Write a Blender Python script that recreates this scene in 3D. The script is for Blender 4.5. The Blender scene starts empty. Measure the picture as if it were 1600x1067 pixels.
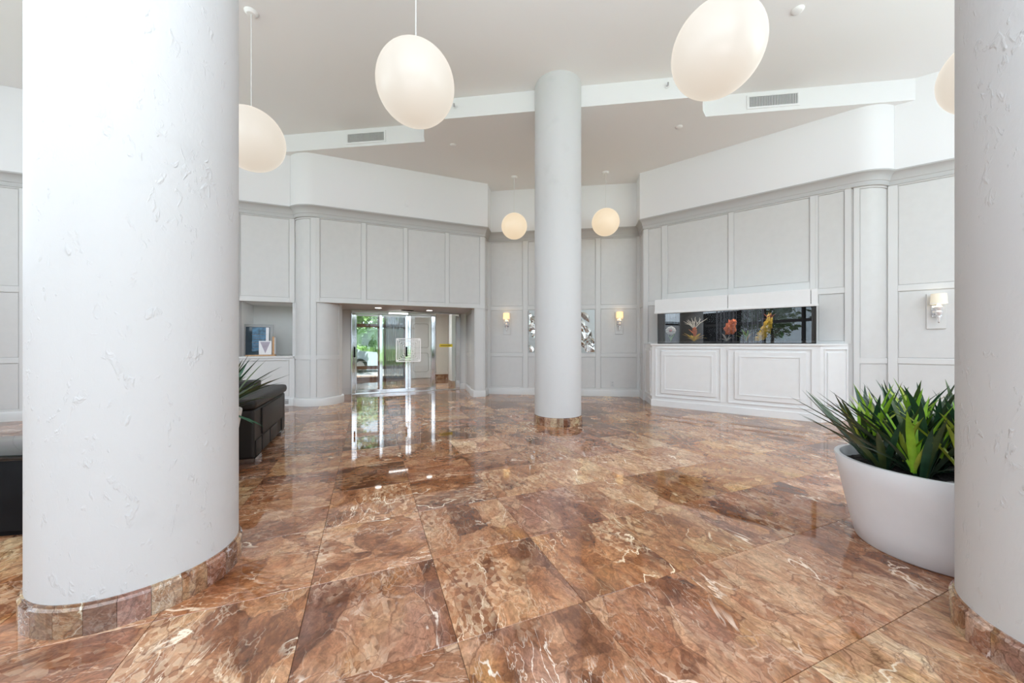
import bpy, bmesh, math, random
from math import sin, cos, pi, radians, atan2, sqrt, hypot
from mathutils import Matrix, Vector
random.seed(7)
S = bpy.context.scene
COL = S.collection

# ------------------------------------------------------------------ camera
F_PX, CX, CY, CAMH = 557.0, 800.0, 537.0, 1.3
cd = bpy.data.cameras.new('camera'); cam = bpy.data.objects.new('camera', cd); COL.objects.link(cam)
cam.location = (0, 0, CAMH); cam.rotation_euler = (pi/2, 0, 0)
cd.sensor_width = 36.0; cd.lens = F_PX/1600*36; cd.shift_y = (CY-533.5)/1600; cd.clip_start = .05
S.camera = cam
# ------------------------------------------------------------------ world, exposure, sun and added fill lamps
w = bpy.data.worlds.new('sky'); S.world = w; w.use_nodes = True
bg = w.node_tree.nodes['Background']; bg.inputs[0].default_value = (.80, .92, 1.05, 1); bg.inputs[1].default_value = 1.7
def fill_light(name, loc, rot, sx, sy, power, col=(1, .985, .97)):  # adds an unseen area lamp as fill
    ld = bpy.data.lights.new(name, 'AREA'); ld.shape = 'RECTANGLE'; ld.size = sx; ld.size_y = sy; ld.energy = power; ld.color = col
    o = bpy.data.objects.new(name, ld); COL.objects.link(o); o.location = loc; o.rotation_euler = rot; return o
COOL = (.84, .945, 1.04)
fill_light('upper_rear_fill', (-1.5, -4.5, 4.2), (radians(90), 0, 0), 17, 2.2, 280, COOL)  # added area lamp, boosts the light from the rear window wall
for bx0_, bx1_, pw_ in ((-10, -5.2, 170), (-5.2, 1.2, 370), (1.2, 7.6, 540)):  # added uplights just above the floor behind the camera, brighten the ceiling
    fill_light('floor_uplight_fill', ((bx0_+bx1_)/2, -2.9, .12), (pi, 0, 0), bx1_-bx0_, 3.2, pw_, (.80, .925, 1.07)).data.spread = radians(132)
fill_light('left_fill', (-9.6, .2, 4.0), (radians(90), 0, radians(-90)), 8.5, 2.6, 120, COOL)  # added fill lamp on the left, out of view
fill_light('right_fill', (8.2, -.2, 4.0), (radians(90), 0, radians(90)), 8, 2.6, 170, COOL)  # added fill lamp on the right, out of view
sd = bpy.data.lights.new('sun', 'SUN'); sd.energy = 13; sd.angle = .01; sd.color = (1, .97, .92)
sun = bpy.data.objects.new('sun', sd); COL.objects.link(sun); sun.rotation_euler = (radians(17), radians(12), 0)
S.view_settings.view_transform = 'Standard'; S.view_settings.look = 'None'
S.view_settings.gamma = 1; S.view_settings.use_curve_mapping = False
S.view_settings.exposure = 0.42
S.cycles.use_denoising = True
S.cycles.max_bounces = 10; S.cycles.diffuse_bounces = 6; S.cycles.glossy_bounces = 5
S.cycles.transmission_bounces = 8; S.cycles.transparent_max_bounces = 12
S.cycles.sample_clamp_indirect = 6; S.cycles.caustics_reflective = False; S.cycles.caustics_refractive = False

# ------------------------------------------------------------------ materials
def nodes(name):
    m = bpy.data.materials.new(name); m.use_nodes = True
    nt = m.node_tree; b = nt.nodes['Principled BSDF']
    return m, nt, b
def mat(name, col, rough=.5, metal=0, emit=None, estr=0, bump=0, bscale=60, spec=.5, coat=0, var=0, vscale=8):
    m, nt, b = nodes(name)
    b.inputs['Base Color'].default_value = (*col, 1); b.inputs['Roughness'].default_value = rough
    b.inputs['Metallic'].default_value = metal; b.inputs['Specular IOR Level'].default_value = spec
    b.inputs['Coat Weight'].default_value = coat
    if emit: b.inputs['Emission Color'].default_value = (*emit, 1); b.inputs['Emission Strength'].default_value = estr
    tc = nt.nodes.new('ShaderNodeTexCoord')
    if var:
        n = nt.nodes.new('ShaderNodeTexNoise'); n.inputs['Scale'].default_value = vscale; n.inputs['Detail'].default_value = 4
        nt.links.new(tc.outputs['Object'], n.inputs['Vector'])
        r = nt.nodes.new('ShaderNodeValToRGB')
        r.color_ramp.elements[0].position = .3; r.color_ramp.elements[1].position = .7
        r.color_ramp.elements[0].color = (*[c*(1-var) for c in col], 1); r.color_ramp.elements[1].color = (*[min(1, c*(1+var)) for c in col], 1)
        nt.links.new(n.outputs['Fac'], r.inputs[0]); nt.links.new(r.outputs[0], b.inputs['Base Color'])
    if bump:
        n = nt.nodes.new('ShaderNodeTexNoise'); n.inputs['Scale'].default_value = bscale; n.inputs['Detail'].default_value = 5
        nt.links.new(tc.outputs['Object'], n.inputs['Vector'])
        bp = nt.nodes.new('ShaderNodeBump'); bp.inputs['Strength'].default_value = bump; bp.inputs['Distance'].default_value = .01
        nt.links.new(n.outputs['Fac'], bp.inputs['Height']); nt.links.new(bp.outputs[0], b.inputs['Normal'])
    return m
def stucco(name, col, amount=.5):
    m, nt, b = nodes(name); N = nt.nodes.new; L = nt.links.new
    b.inputs['Roughness'].default_value = .55
    tc = N('ShaderNodeTexCoord'); mp = N('ShaderNodeMapping'); mp.inputs['Scale'].default_value = (1, 1, .55)
    L(tc.outputs['Object'], mp.inputs['Vector'])
    n1 = N('ShaderNodeTexNoise'); n1.inputs['Scale'].default_value = 7; n1.inputs['Detail'].default_value = 3; n1.inputs['Distortion'].default_value = 2.2
    n2 = N('ShaderNodeTexNoise'); n2.inputs['Scale'].default_value = 26; n2.inputs['Detail'].default_value = 4; n2.inputs['Distortion'].default_value = 1.4
    r1 = N('ShaderNodeValToRGB'); r1.color_ramp.elements[0].position = .57; r1.color_ramp.elements[1].position = .63
    r2 = N('ShaderNodeValToRGB'); r2.color_ramp.elements[0].position = .50; r2.color_ramp.elements[1].position = .72
    L(mp.outputs[0], n1.inputs['Vector']); L(mp.outputs[0], n2.inputs['Vector'])
    L(n1.outputs['Fac'], r1.inputs[0]); L(n2.outputs['Fac'], r2.inputs[0])
    mu = N('ShaderNodeMath'); mu.operation = 'MULTIPLY'; L(r1.outputs[0], mu.inputs[0]); L(r2.outputs[0], mu.inputs[1])
    ad = N('ShaderNodeMath'); ad.operation = 'MULTIPLY_ADD'; L(n2.outputs['Fac'], ad.inputs[0]); ad.inputs[1].default_value = .25; L(mu.outputs[0], ad.inputs[2])
    bp = N('ShaderNodeBump'); bp.inputs['Strength'].default_value = amount; bp.inputs['Distance'].default_value = .006
    L(ad.outputs[0], bp.inputs['Height']); L(bp.outputs[0], b.inputs['Normal'])
    n3 = N('ShaderNodeTexNoise'); n3.inputs['Scale'].default_value = 3.1; n3.inputs['Detail'].default_value = 7; L(tc.outputs['Object'], n3.inputs['Vector'])
    r3 = N('ShaderNodeValToRGB'); r3.color_ramp.elements[0].position = .27; r3.color_ramp.elements[1].position = .40
    r3.color_ramp.elements[0].color = (*[c*.95 for c in col], 1); r3.color_ramp.elements[1].color = (*col, 1)
    L(n3.outputs['Fac'], r3.inputs[0]); L(r3.outputs[0], b.inputs['Base Color'])
    return m
def marble(name, base_dark=1.0, scale=1.0, pale=0.0):
    m, nt, b = nodes(name); N = nt.nodes.new; L = nt.links.new
    def math_(op, a, bb=None, c=None):
        n = N('ShaderNodeMath'); n.operation = op
        for i, v in enumerate((a, bb, c)):
            if v is None: continue
            if isinstance(v, (int, float)): n.inputs[i].default_value = v
            else: L(v, n.inputs[i])
        return n.outputs[0]
    def mix(fac, a, bb, kind='MIX'):
        n = N('ShaderNodeMix'); n.data_type = 'RGBA'; n.blend_type = kind
        for sck, v in ((n.inputs[0], fac), (n.inputs[6], a), (n.inputs[7], bb)):
            if isinstance(v, (int, float)): sck.default_value = v
            elif isinstance(v, tuple): sck.default_value = (*v, 1)
            else: L(v, sck)
        return n.outputs[2]
    def ramp(fac, *st):
        r = N('ShaderNodeValToRGB'); L(fac, r.inputs[0]); e = r.color_ramp.elements
        while len(e) < len(st): e.new(.5)
        for k, (p, c) in enumerate(st):
            e[k].position = p; e[k].color = (*c, 1) if isinstance(c, tuple) else (c, c, c, 1)
        return r.outputs[0]
    tc = N('ShaderNodeTexCoord'); oi = N('ShaderNodeObjectInfo')
    off = N('ShaderNodeVectorMath'); off.operation = 'SCALE'; off.inputs[0].default_value = (37.1, 91.7, 53.3)
    L(oi.outputs['Random'], off.inputs['Scale'])
    ad = N('ShaderNodeVectorMath'); ad.operation = 'ADD'; L(tc.outputs['Object'], ad.inputs[0]); L(off.outputs[0], ad.inputs[1])
    mp = N('ShaderNodeMapping'); mp.inputs['Scale'].default_value = (.92*scale, 1.38*scale, 1.2*scale); mp.inputs['Rotation'].default_value = (0, 0, .32)
    L(ad.outputs[0], mp.inputs['Vector'])
    wn = N('ShaderNodeTexNoise'); wn.inputs['Scale'].default_value = 3.2; wn.inputs['Detail'].default_value = 5; L(mp.outputs[0], wn.inputs['Vector'])
    ws = N('ShaderNodeVectorMath'); ws.operation = 'MULTIPLY_ADD'; L(wn.outputs['Color'], ws.inputs[0]); ws.inputs[1].default_value = (.26, .22, .26); L(mp.outputs[0], ws.inputs[2])
    W = ws.outputs[0]
    def noise(sc, det=5, dist=0, vec=W):
        n = N('ShaderNodeTexNoise'); n.inputs['Scale'].default_value = sc; n.inputs['Detail'].default_value = det; n.inputs['Distortion'].default_value = dist
        L(vec, n.inputs['Vector']); return n.outputs['Fac']
    def voro(sc, feat, vec=W, out='Distance'):
        n = N('ShaderNodeTexVoronoi'); n.feature = feat; n.inputs['Scale'].default_value = sc; L(vec, n.inputs['Vector']); return n.outputs[out]
    sepc = N('ShaderNodeSeparateColor'); L(voro(3.6, 'F1', out='Color'), sepc.inputs[0])
    sepd = N('ShaderNodeSeparateColor'); L(voro(11, 'F1', out='Color'), sepd.inputs[0])
    shift = math_('MULTIPLY_ADD', oi.outputs['Random'], .26, -.13)
    k = math_('MULTIPLY_ADD', sepc.outputs[0], .30, math_('MULTIPLY_ADD', noise(2.3, 6, .4), .72, shift))
    k = math_('MULTIPLY_ADD', sepd.outputs[1], .12, k)
    k = math_('ADD', k, -.08+pale)
    col = ramp(k, (.24, (.115, .042, .020)), (.36, (.22, .090, .044)), (.46, (.33, .155, .082)), (.56, (.38, .205, .122)), (.67, (.48, .30, .19)), (.80, (.60, .44, .31)))
    # golden and mauve drifts
    g = ramp(noise(1.3, 3, 0), (.58, 0.0), (.70, 1.0)); col = mix(math_('MULTIPLY', g, .55), col, mix(1.0, col, (1.10, 1.02, .36), 'MULTIPLY'))
    p = ramp(noise(1.7, 3, .6), (.55, 0.0), (.66, 1.0)); col = mix(math_('MULTIPLY', p, .5), col, (.36, .205, .165))
    # mottling
    col = mix(.70, col, mix(1.0, col, ramp(noise(24, 8, .8), (.3, .50), (.7, 1.45)), 'MULTIPLY'))
    col = mix(.6, col, mix(1.0, col, ramp(noise(85, 4, .3), (.3, .62), (.7, 1.34)), 'MULTIPLY'))
    # crushed breccia zones of small angular clasts
    sepe = N('ShaderNodeSeparateColor'); 
    w3 = N('ShaderNodeVectorMath'); w3.operation = 'MULTIPLY_ADD'; L(wn.outputs['Color'], w3.inputs[0]); w3.inputs[1].default_value = (.10, .08, .1); L(mp.outputs[0], w3.inputs[2])
    L(voro(30, 'F1', w3.outputs[0], 'Color'), sepe.inputs[0])
    cl = ramp(sepe.outputs[0], (0.0, (.10, .04, .022)), (.3, (.30, .135, .075)), (.6, (.50, .31, .205)), (1.0, (.70, .56, .44)))
    zone = ramp(noise(1.9, 4, .5), (.50, 0.0), (.60, 1.0))
    col = mix(math_('MULTIPLY', zone, .50), col, cl)
    # dark seams of the breccia
    seam = ramp(voro(3.6, 'DISTANCE_TO_EDGE'), (0.0, 1.0), (.022, 0.0))
    col = mix(math_('MULTIPLY', seam, math_('MULTIPLY', ramp(noise(4), (.36, .0), (.52, 1.0)), .72)), col, (.13, .055, .03))
    seam2 = ramp(voro(10, 'DISTANCE_TO_EDGE'), (0.0, 1.0), (.05, 0.0))
    col = mix(math_('MULTIPLY', seam2, math_('MULTIPLY', ramp(noise(2.6), (.48, .0), (.60, 1.0)), .55)), col, (.15, .065, .035))
    # pale calcite veins
    w2 = N('ShaderNodeVectorMath'); w2.operation = 'MULTIPLY_ADD'; L(wn.outputs['Color'], w2.inputs[0]); w2.inputs[1].default_value = (.5, .34, .3); L(mp.outputs[0], w2.inputs[2])
    v1 = ramp(voro(5.5, 'DISTANCE_TO_EDGE', w2.outputs[0]), (0.0, 1.0), (.022, 0.0))
    m1 = ramp(noise(2.1, 3, 0, mp.outputs[0]), (.50, 0.0), (.60, 1.0))
    col = mix(math_('MULTIPLY', math_('MULTIPLY', v1, m1), .34), col, (.80, .66, .55))
    v2 = ramp(voro(15, 'DISTANCE_TO_EDGE', w2.outputs[0]), (0.0, 1.0), (.07, 0.0))
    m2 = ramp(noise(3.1, 2, 0, mp.outputs[0]), (.56, 0.0), (.62, 1.0))
    col = mix(math_('MULTIPLY', math_('MULTIPLY', v2, m2), .26), col, (.78, .66, .56))
    # short streaky calcite flakes and long single veins, from ridges of stretched noise
    st = N('ShaderNodeMapping'); st.inputs['Scale'].default_value = (.72, 1.8, 1); L(mp.outputs[0], st.inputs['Vector'])
    r1 = math_('ABSOLUTE', math_('SUBTRACT', noise(7, 4, .5, st.outputs[0]), .5))
    m3 = ramp(noise(1.6, 3, 0, ad.outputs[0]), (.54, 0.0), (.64, 1.0))
    col = mix(math_('MULTIPLY', math_('MULTIPLY', ramp(r1, (0.0, 1.0), (.016, 0.0)), m3), .85), col, (.80, .68, .58))
    r2 = math_('ABSOLUTE', math_('SUBTRACT', noise(1.5, 6, .6, mp.outputs[0]), .5))
    m4 = ramp(noise(2.6, 2, 0, ad.outputs[0]), (.52, 0.0), (.60, 1.0))
    col = mix(math_('MULTIPLY', math_('MULTIPLY', ramp(r2, (0.0, 1.0), (.0045, .8), (.008, 0.0)), m4), .9), col, (.86, .78, .70))
    r3 = math_('ABSOLUTE', math_('SUBTRACT', noise(2.2, 7, 1.0, ad.outputs[0]), .47))
    col = mix(math_('MULTIPLY', ramp(r3, (0.0, 1.0), (.006, 0.0)), .6), col, (.09, .035, .02))
    col = mix(1.0, col, (1.04, .97, .86), 'MULTIPLY')
    tint = N('ShaderNodeVectorMath'); tint.operation = 'SCALE'; L(oi.outputs['Color'], tint.inputs[0]); tint.inputs['Scale'].default_value = 1.78*base_dark
    col = mix(1.0, col, tint.outputs[0], 'MULTIPLY')
    L(col, b.inputs['Base Color'])
    b.inputs['Roughness'].default_value = .10; b.inputs['IOR'].default_value = 1.72
    rr = math_('MULTIPLY_ADD', noise(30, 3), .04, .018); L(rr, b.inputs['Roughness'])
    return m
def glass_thin(name, tint=(.94, .97, .96), refl=1.0):
    m = bpy.data.materials.new(name); m.use_nodes = True; nt = m.node_tree; nt.nodes.clear(); N = nt.nodes.new; L = nt.links.new
    o = N('ShaderNodeOutputMaterial'); mx = N('ShaderNodeMixShader'); t = N('ShaderNodeBsdfTransparent'); g = N('ShaderNodeBsdfGlossy')
    t.inputs[0].default_value = (*tint, 1); g.inputs['Roughness'].default_value = .01; g.inputs[0].default_value = (1, 1, 1, 1)
    fr = N('ShaderNodeFresnel'); fr.inputs['IOR'].default_value = 1.5
    mu = N('ShaderNodeMath'); mu.operation = 'MULTIPLY'; mu.inputs[1].default_value = refl; L(fr.outputs[0], mu.inputs[0])
    L(mu.outputs[0], mx.inputs[0]); L(t.outputs[0], mx.inputs[1]); L(g.outputs[0], mx.inputs[2]); L(mx.outputs[0], o.inputs[0])
    return m

M = dict(
    white=mat('white drywall paint', (.80, .80, .805), .6, bump=.04, bscale=90),
    ceil=mat('ceiling paint', (.86, .86, .85), .7, bump=.03, bscale=90),
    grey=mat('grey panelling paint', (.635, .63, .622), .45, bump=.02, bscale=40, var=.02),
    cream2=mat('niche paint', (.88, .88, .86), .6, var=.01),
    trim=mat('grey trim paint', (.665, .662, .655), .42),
    crown=mat('grey crown paint', (.50, .50, .495), .5),
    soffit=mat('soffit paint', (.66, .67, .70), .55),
    desk=mat('cabinet paint', (.80, .80, .80), .4, var=.015),
    stucco=stucco('trowelled white stucco', (.58, .58, .58), .55),
    smooth=stucco('smooth white stucco', (.60, .60, .60), .12),
    tile=marble('polished rosso breccia marble'),
    ring=marble('breccia marble skirting', 1.0, 1.7, pale=.05),
    grout=mat('dark grout', (.10, .055, .035), .8, var=.2),
    globe=mat('opal glass globe', (.27, .27, .27), .35, emit=(1, .89, .74), estr=.45),
    globe_far=mat('opal glass globe lit warm', (.42, .40, .36), .35, emit=(1, .77, .50), estr=.48),
    cord=mat('white cord', (.75, .75, .73), .6, bump=.02),
    chrome=mat('polished chrome', (.86, .87, .88), .08, 1, bump=.015, bscale=9),
    alu=mat('brushed aluminium', (.70, .71, .73), .28, 1, bump=.03, bscale=30),
    glass=glass_thin('door glass'),
    tankglass=glass_thin('aquarium glass', (.90, .92, .94), 1.8),
    winglass=glass_thin('window glass', (.95, .97, .97)),
    bronze=mat('dark bronze metal', (.035, .028, .026), .4, .4, var=.1),
    brownframe=mat('red brown painted frame', (.17, .075, .045), .5, var=.15),
    black=mat('black void', (.006, .006, .007), .6, var=.2, spec=.15),
    leather=mat('dark brown leather', (.022, .018, .016), .42, bump=.15, bscale=180, spec=.25),
    blackgloss=mat('black lacquer', (.006, .006, .006), .06, spec=.6, bump=.004, bscale=4),
    pot=mat('light grey planter', (.76, .76, .78), .45, bump=.03, bscale=14, var=.02),
    potb=mat('beige planter', (.60, .57, .52), .5, var=.03),
    soil=mat('dark soil', (.018, .014, .013), .9, bump=1, bscale=60, var=.4),
    chip=mat('bark chip', (.09, .055, .04), .8, bump=.4, var=.4),
    chipb=mat('grey stone chip', (.24, .22, .22), .7, bump=.3, var=.3),
    leafd=mat('dark green leaf', (.028, .085, .045), .42, var=.35, vscale=5, spec=.4),
    leafm=mat('purple tipped green leaf', (.055, .085, .05), .45, var=.4, vscale=6),
    leafo=mat('olive leaf', (.075, .115, .035), .42, var=.35, vscale=6),
    leafl=mat('lime green leaf', (.30, .56, .04), .42, var=.3, vscale=6),
    leafy=mat('yellow green leaf', (.38, .46, .06), .42, var=.25, vscale=6),
    shade=mat('cream fabric lampshade', (.80, .76, .66), .7, emit=(1, .85, .62), estr=.22, bump=.05, bscale=200),
    shade_far=mat('amber lampshade', (.75, .60, .38), .6, emit=(1, .66, .30), estr=.75, bump=.05),
    crystal=mat('crystal glass', (.92, .93, .96), .05, .55, spec=1, bump=.3, bscale=50),
    lamp=mat('lit lamp lens', (1, 1, 1), .4, emit=(1, .97, .92), estr=6, bump=.01),
    grille=mat('vent grille grey', (.62, .62, .62), .4, .3, bump=.02),
    dark=mat('dark duct interior', (.05, .05, .05), .8, var=.2),
    silver=mat('embossed silver', (.74, .76, .75), .16, 1, bump=.25, bscale=14),
    silverd=mat('matt silver', (.42, .43, .42), .35, .8, bump=.5, bscale=60),
    etch=mat('frosted etching', (.85, .86, .88), .5, bump=.02),
    yellow=mat('yellow safety film', (.70, .55, .02), .5, var=.08),
    mustard=mat('dark print on yellow film', (.30, .22, .02), .5, var=.1),
    oak=mat('light oak', (.52, .30, .15), .5, var=.2, vscale=30),
    paper=mat('white paper', (.85, .85, .87), .6, var=.02),
    mauve=mat('mauve print', (.42, .38, .46), .6, var=.15),
    greyframe=mat('grey picture frame', (.33, .34, .34), .4, var=.05),
    steel=mat('steel leg', (.6, .6, .62), .2, 1, bump=.02),
    foliage=mat('bright foliage', (.10, .19, .045), .6, var=.6, vscale=.9),  # brighter green of some trees and hedges
    foliage2=mat('deep foliage', (.045, .10, .03), .6, var=.6, vscale=.9),
    bark=mat('tree bark', (.13, .10, .08), .85, bump=.6, bscale=20, var=.3),
    grass=mat('lawn', (.10, .20, .04), .9, bump=.5, bscale=80, var=.4, vscale=2),
    paving=mat('pale paving', (.46, .43, .39), .8, var=.1, vscale=2),
    road=mat('asphalt', (.20, .20, .20), .9, var=.2, vscale=6),
    carwhite=mat('white car paint', (.42, .48, .54), .2, coat=1, var=.01),
    carglass=mat('car window', (.04, .06, .08), .05, var=.1),
    rubber=mat('tyre rubber', (.02, .02, .02), .8, var=.2),
    sheer=mat('sheer curtain', (.34, .33, .35), .9, bump=.3, bscale=60, var=.1),
    doorw=mat('white painted door', (.70, .70, .71), .4, var=.01),
    cream=mat('cream plaster', (.70, .66, .61), .7, var=.02),
    orange=mat('orange coral', (.75, .16, .03), .6, bump=.8, bscale=60, var=.3, vscale=20),
    corally=mat('yellow coral', (.70, .42, .03), .6, bump=.8, bscale=60, var=.3, vscale=20),
    coralw=mat('bone coral', (.62, .55, .45), .6, bump=.6, bscale=60, var=.2, vscale=20),
    coralr=mat('dull red coral', (.33, .07, .04), .6, bump=.6, bscale=60, var=.3, vscale=20),
    coralg=mat('green sea plant', (.16, .34, .06), .6, bump=.3, bscale=60, var=.3, vscale=20),
    grit=mat('aquarium gravel', (.10, .09, .08), .9, bump=1, bscale=120, var=.4),
    cloth=mat('dark shirt fabric', (.014, .014, .018), .9, bump=.3, bscale=90, var=.1),
    skin=mat('skin', (.30, .17, .11), .55, var=.08),
    hair=mat('black hair', (.012, .010, .009), .6, bump=.5, bscale=120, var=.2),
)
# translucency for the sheers so daylight passes
def make_sheer(m):
    nt = m.node_tree; b = nt.nodes['Principled BSDF']; out = [n for n in nt.nodes if n.type == 'OUTPUT_MATERIAL'][0]
    mx = nt.nodes.new('ShaderNodeMixShader'); t = nt.nodes.new('ShaderNodeBsdfTransparent'); mx.inputs[0].default_value = .62
    nt.links.new(t.outputs[0], mx.inputs[1]); nt.links.new(b.outputs[0], mx.inputs[2]); nt.links.new(mx.outputs[0], out.inputs[0])
make_sheer(M['sheer'])

# ------------------------------------------------------------------ object helpers
WM = {}                                            # world matrix of every object built
def link(o, mw, parent=None):
    COL.objects.link(o)
    if parent is not None:
        o.parent = parent; o.matrix_basis = WM[parent.name].inverted() @ mw
    else: o.matrix_basis = mw
    WM[o.name] = mw
    return o
def frame(x, y, z=0, rz=0): return Matrix.Translation((x, y, z)) @ Matrix.Rotation(rz, 4, 'Z')
def finish(bm, name, m, mw=None, parent=None, smooth=False, kind=None, sharp=None):
    me = bpy.data.meshes.new(name)
    bmesh.ops.recalc_face_normals(bm, faces=bm.faces)
    bm.to_mesh(me); bm.free()
    for mm in (m if isinstance(m, (list, tuple)) else [m]): me.materials.append(M[mm])
    if smooth:
        for p in me.polygons: p.use_smooth = True
        try: me.set_sharp_from_angle(angle=radians(sharp or 35))
        except Exception: pass
    o = bpy.data.objects.new(name, me)
    link(o, mw if mw is not None else Matrix.Identity(4), parent)
    if kind: o['kind'] = kind
    return o
def thing(name, label, cat, mw, group=None):
    o = bpy.data.objects.new(name, None); o.empty_display_size = .1
    o['label'] = label; o['category'] = cat
    if group: o['group'] = group
    return link(o, mw)
def tag(o, label, cat, group=None):
    o['label'] = label; o['category'] = cat
    if group: o['group'] = group
    return o
def bx(bm, x0, x1, y0, y1, z0, z1, mi=0):
    v = [bm.verts.new(c) for c in ((x0, y0, z0), (x1, y0, z0), (x1, y1, z0), (x0, y1, z0), (x0, y0, z1), (x1, y0, z1), (x1, y1, z1), (x0, y1, z1))]
    for f in ((0, 3, 2, 1), (4, 5, 6, 7), (0, 1, 5, 4), (1, 2, 6, 5), (2, 3, 7, 6), (3, 0, 4, 7)):
        bm.faces.new([v[i] for i in f]).material_index = mi
def bevel(bm, w=.005, seg=2):
    bmesh.ops.bevel(bm, geom=list(bm.edges), offset=w, segments=seg, affect='EDGES', profile=.6)
def tube(bm, pts, r, seg=10, cap=True, mi=0):
    rs = r if isinstance(r, (list, tuple)) else [r]*len(pts)
    rings = []
    P = [Vector(p) for p in pts]
    for i, p in enumerate(P):
        t = (P[min(i+1, len(P)-1)]-P[max(i-1, 0)]).normalized()
        a = Vector((0, 0, 1)) if abs(t.z) < .9 else Vector((1, 0, 0))
        u = t.cross(a).normalized(); v = t.cross(u)
        rings.append([bm.verts.new(p+(u*cos(2*pi*k/seg)+v*sin(2*pi*k/seg))*rs[i]) for k in range(seg)])
    for a, b in zip(rings, rings[1:]):
        for k in range(seg): bm.faces.new((a[k], a[(k+1) % seg], b[(k+1) % seg], b[k])).material_index = mi
    if cap: bm.faces.new(rings[0]); bm.faces.new(rings[-1][::-1])
def lathe(bm, prof, seg=48, sx=1, sy=1, mi=0):
    rings = []
    for r, z in prof:
        if r < 1e-6: rings.append([bm.verts.new((0, 0, z))])
        else: rings.append([bm.verts.new((r*cos(2*pi*k/seg)*sx, r*sin(2*pi*k/seg)*sy, z)) for k in range(seg)])
    for a, b in zip(rings, rings[1:]):
        for k in range(seg):
            q = [a[k % len(a)], a[(k+1) % len(a)], b[(k+1) % len(b)], b[k % len(b)]]
            u = []
            for x in q:
                if x not in u: u.append(x)
            if len(u) > 2:
                try: bm.faces.new(u).material_index = mi
                except ValueError: pass
def copy_tree(o, mw, label=None, group=None):
    c = o.copy(); COL.objects.link(c); c.matrix_basis = mw; WM[c.name] = mw
    if label: c['label'] = label
    if group: c['group'] = group
    def rec(src, dst):
        for ch in [x for x in src.children]:
            k = ch.copy(); COL.objects.link(k); k.parent = dst; rec(ch, k)
    rec(o, c); return c

# ------------------------------------------------------------------ plan of the room
A0 = radians(22)                                    # the tile grid and the entrance wall turn by 22 degrees
UD, VD = (cos(A0), sin(A0)), (-sin(A0), cos(A0))
def UV(u, v): return (u*UD[0]+v*VD[0], u*UD[1]+v*VD[1])
Z_HI, Z_LO, Z_CORN, Z_PT = 5.56, 5.21, 4.15, 3.93
Z_M1, Z_M0, Z_C1, Z_C0, Z_B = 2.26, 2.165, 1.06, .972, .17
class Wall:
    def __init__(s, p0, d):
        l = hypot(*d); s.p = p0; s.d = (d[0]/l, d[1]/l); s.n = (s.d[1], -s.d[0]); s.a = atan2(s.d[1], s.d[0])
    def at(s, t, n=0): return (s.p[0]+s.d[0]*t+s.n[0]*n, s.p[1]+s.d[1]*t+s.n[1]*n)
    def t(s, px, n=0):                               # where along the wall the photo's column px falls
        r = (px-CX)/F_PX; P = s.at(0, n)
        return (r*P[1]-P[0])/(s.d[0]-r*s.d[1])
    def mw(s, t, z=0, n=0): x, y = s.at(t, n); return frame(x, y, z, s.a)
    def box(s, name, t0, t1, n0, n1, z0, z1, m, parent=None, bev=0, kind=None):
        bm = bmesh.new(); h = (t1-t0)/2
        bx(bm, -h, h, -n1, -n0, 0, z1-z0)
        if bev: bevel(bm, bev, 1)
        return finish(bm, name, m, s.mw((t0+t1)/2, z0), parent, kind=kind)
WL = Wall(UV(0, 8.70), UD)                           # far left, recessed
WE = Wall(UV(0, 8.41), UD)                           # entrance wall
PB0, PB1 = (-.631, 9.2545), (3.141, 8.749)
WB = Wall(PB0, (PB1[0]-PB0[0], PB1[1]-PB0[1]))       # back wall
WR = Wall((3.042, 8.222), (.7771, -.6293))           # aquarium wall
WC = Wall((6.36, 5.92), (.809, -.588))               # right recessed wall
CL, CR, RC = UV(-1.0, 8.88), (6.062, 6.382), .47
def arc(c, r, a0, a1, n=18): return [(c[0]+r*cos(a0+(a1-a0)*k/n), c[1]+r*sin(a0+(a1-a0)*k/n)) for k in range(n+1)]
aL0 = A0+atan2(-.18, -.434)-2*pi if A0+atan2(-.18, -.434) > 0 else A0+atan2(-.18, -.434)
aL1 = A0-pi/2
pathL0 = [WL.at(-7.6), WL.at(-1.434)]
arcL = arc(CL, RC, aL0, aL1)
# right cylinder meets the recessed wall
dx, dy = WC.p[0]-CR[0], WC.p[1]-CR[1]
bq = dx*WC.d[0]+dy*WC.d[1]; cq = dx*dx+dy*dy-RC*RC; tC = -bq+sqrt(bq*bq-cq)
pC = WC.at(tC)
aR0 = atan2(WR.n[1], WR.n[0]); aR1 = atan2(pC[1]-CR[1], pC[0]-CR[0])
arcR = arc(CR, RC, aR0, aR1)
tR = 3.47
E_END = 2.66
pathE = [WE.at(-1.0), WE.at(E_END)]
pathB = [WB.at(0), WB.at(hypot(PB1[0]-PB0[0], PB1[1]-PB0[1]))]
pathR = [WR.at(0), WR.at(tR)]
pathC = [pC, WC.at(2.9)]
FULL = pathL0[:1]+arcL+pathE[1:]+pathB+pathR[:1]+arcR+pathC[1:]
def offset(path, d):
    out = []
    for i, p in enumerate(path):
        ns = []
        for a, b in ((i-1, i), (i, i+1)):
            if 0 <= a and b < len(path):
                ex, ey = path[b][0]-path[a][0], path[b][1]-path[a][1]; l = hypot(ex, ey)
                if l > 1e-6: ns.append((ey/l, -ex/l))
        if len(ns) == 1: nx, ny = ns[0]
        else:
            k = max(.35, 1+ns[0][0]*ns[1][0]+ns[0][1]*ns[1][1]); nx, ny = (ns[0][0]+ns[1][0])/k, (ns[0][1]+ns[1][1])/k
        out.append((p[0]+nx*d, p[1]+ny*d))
    return out
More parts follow.
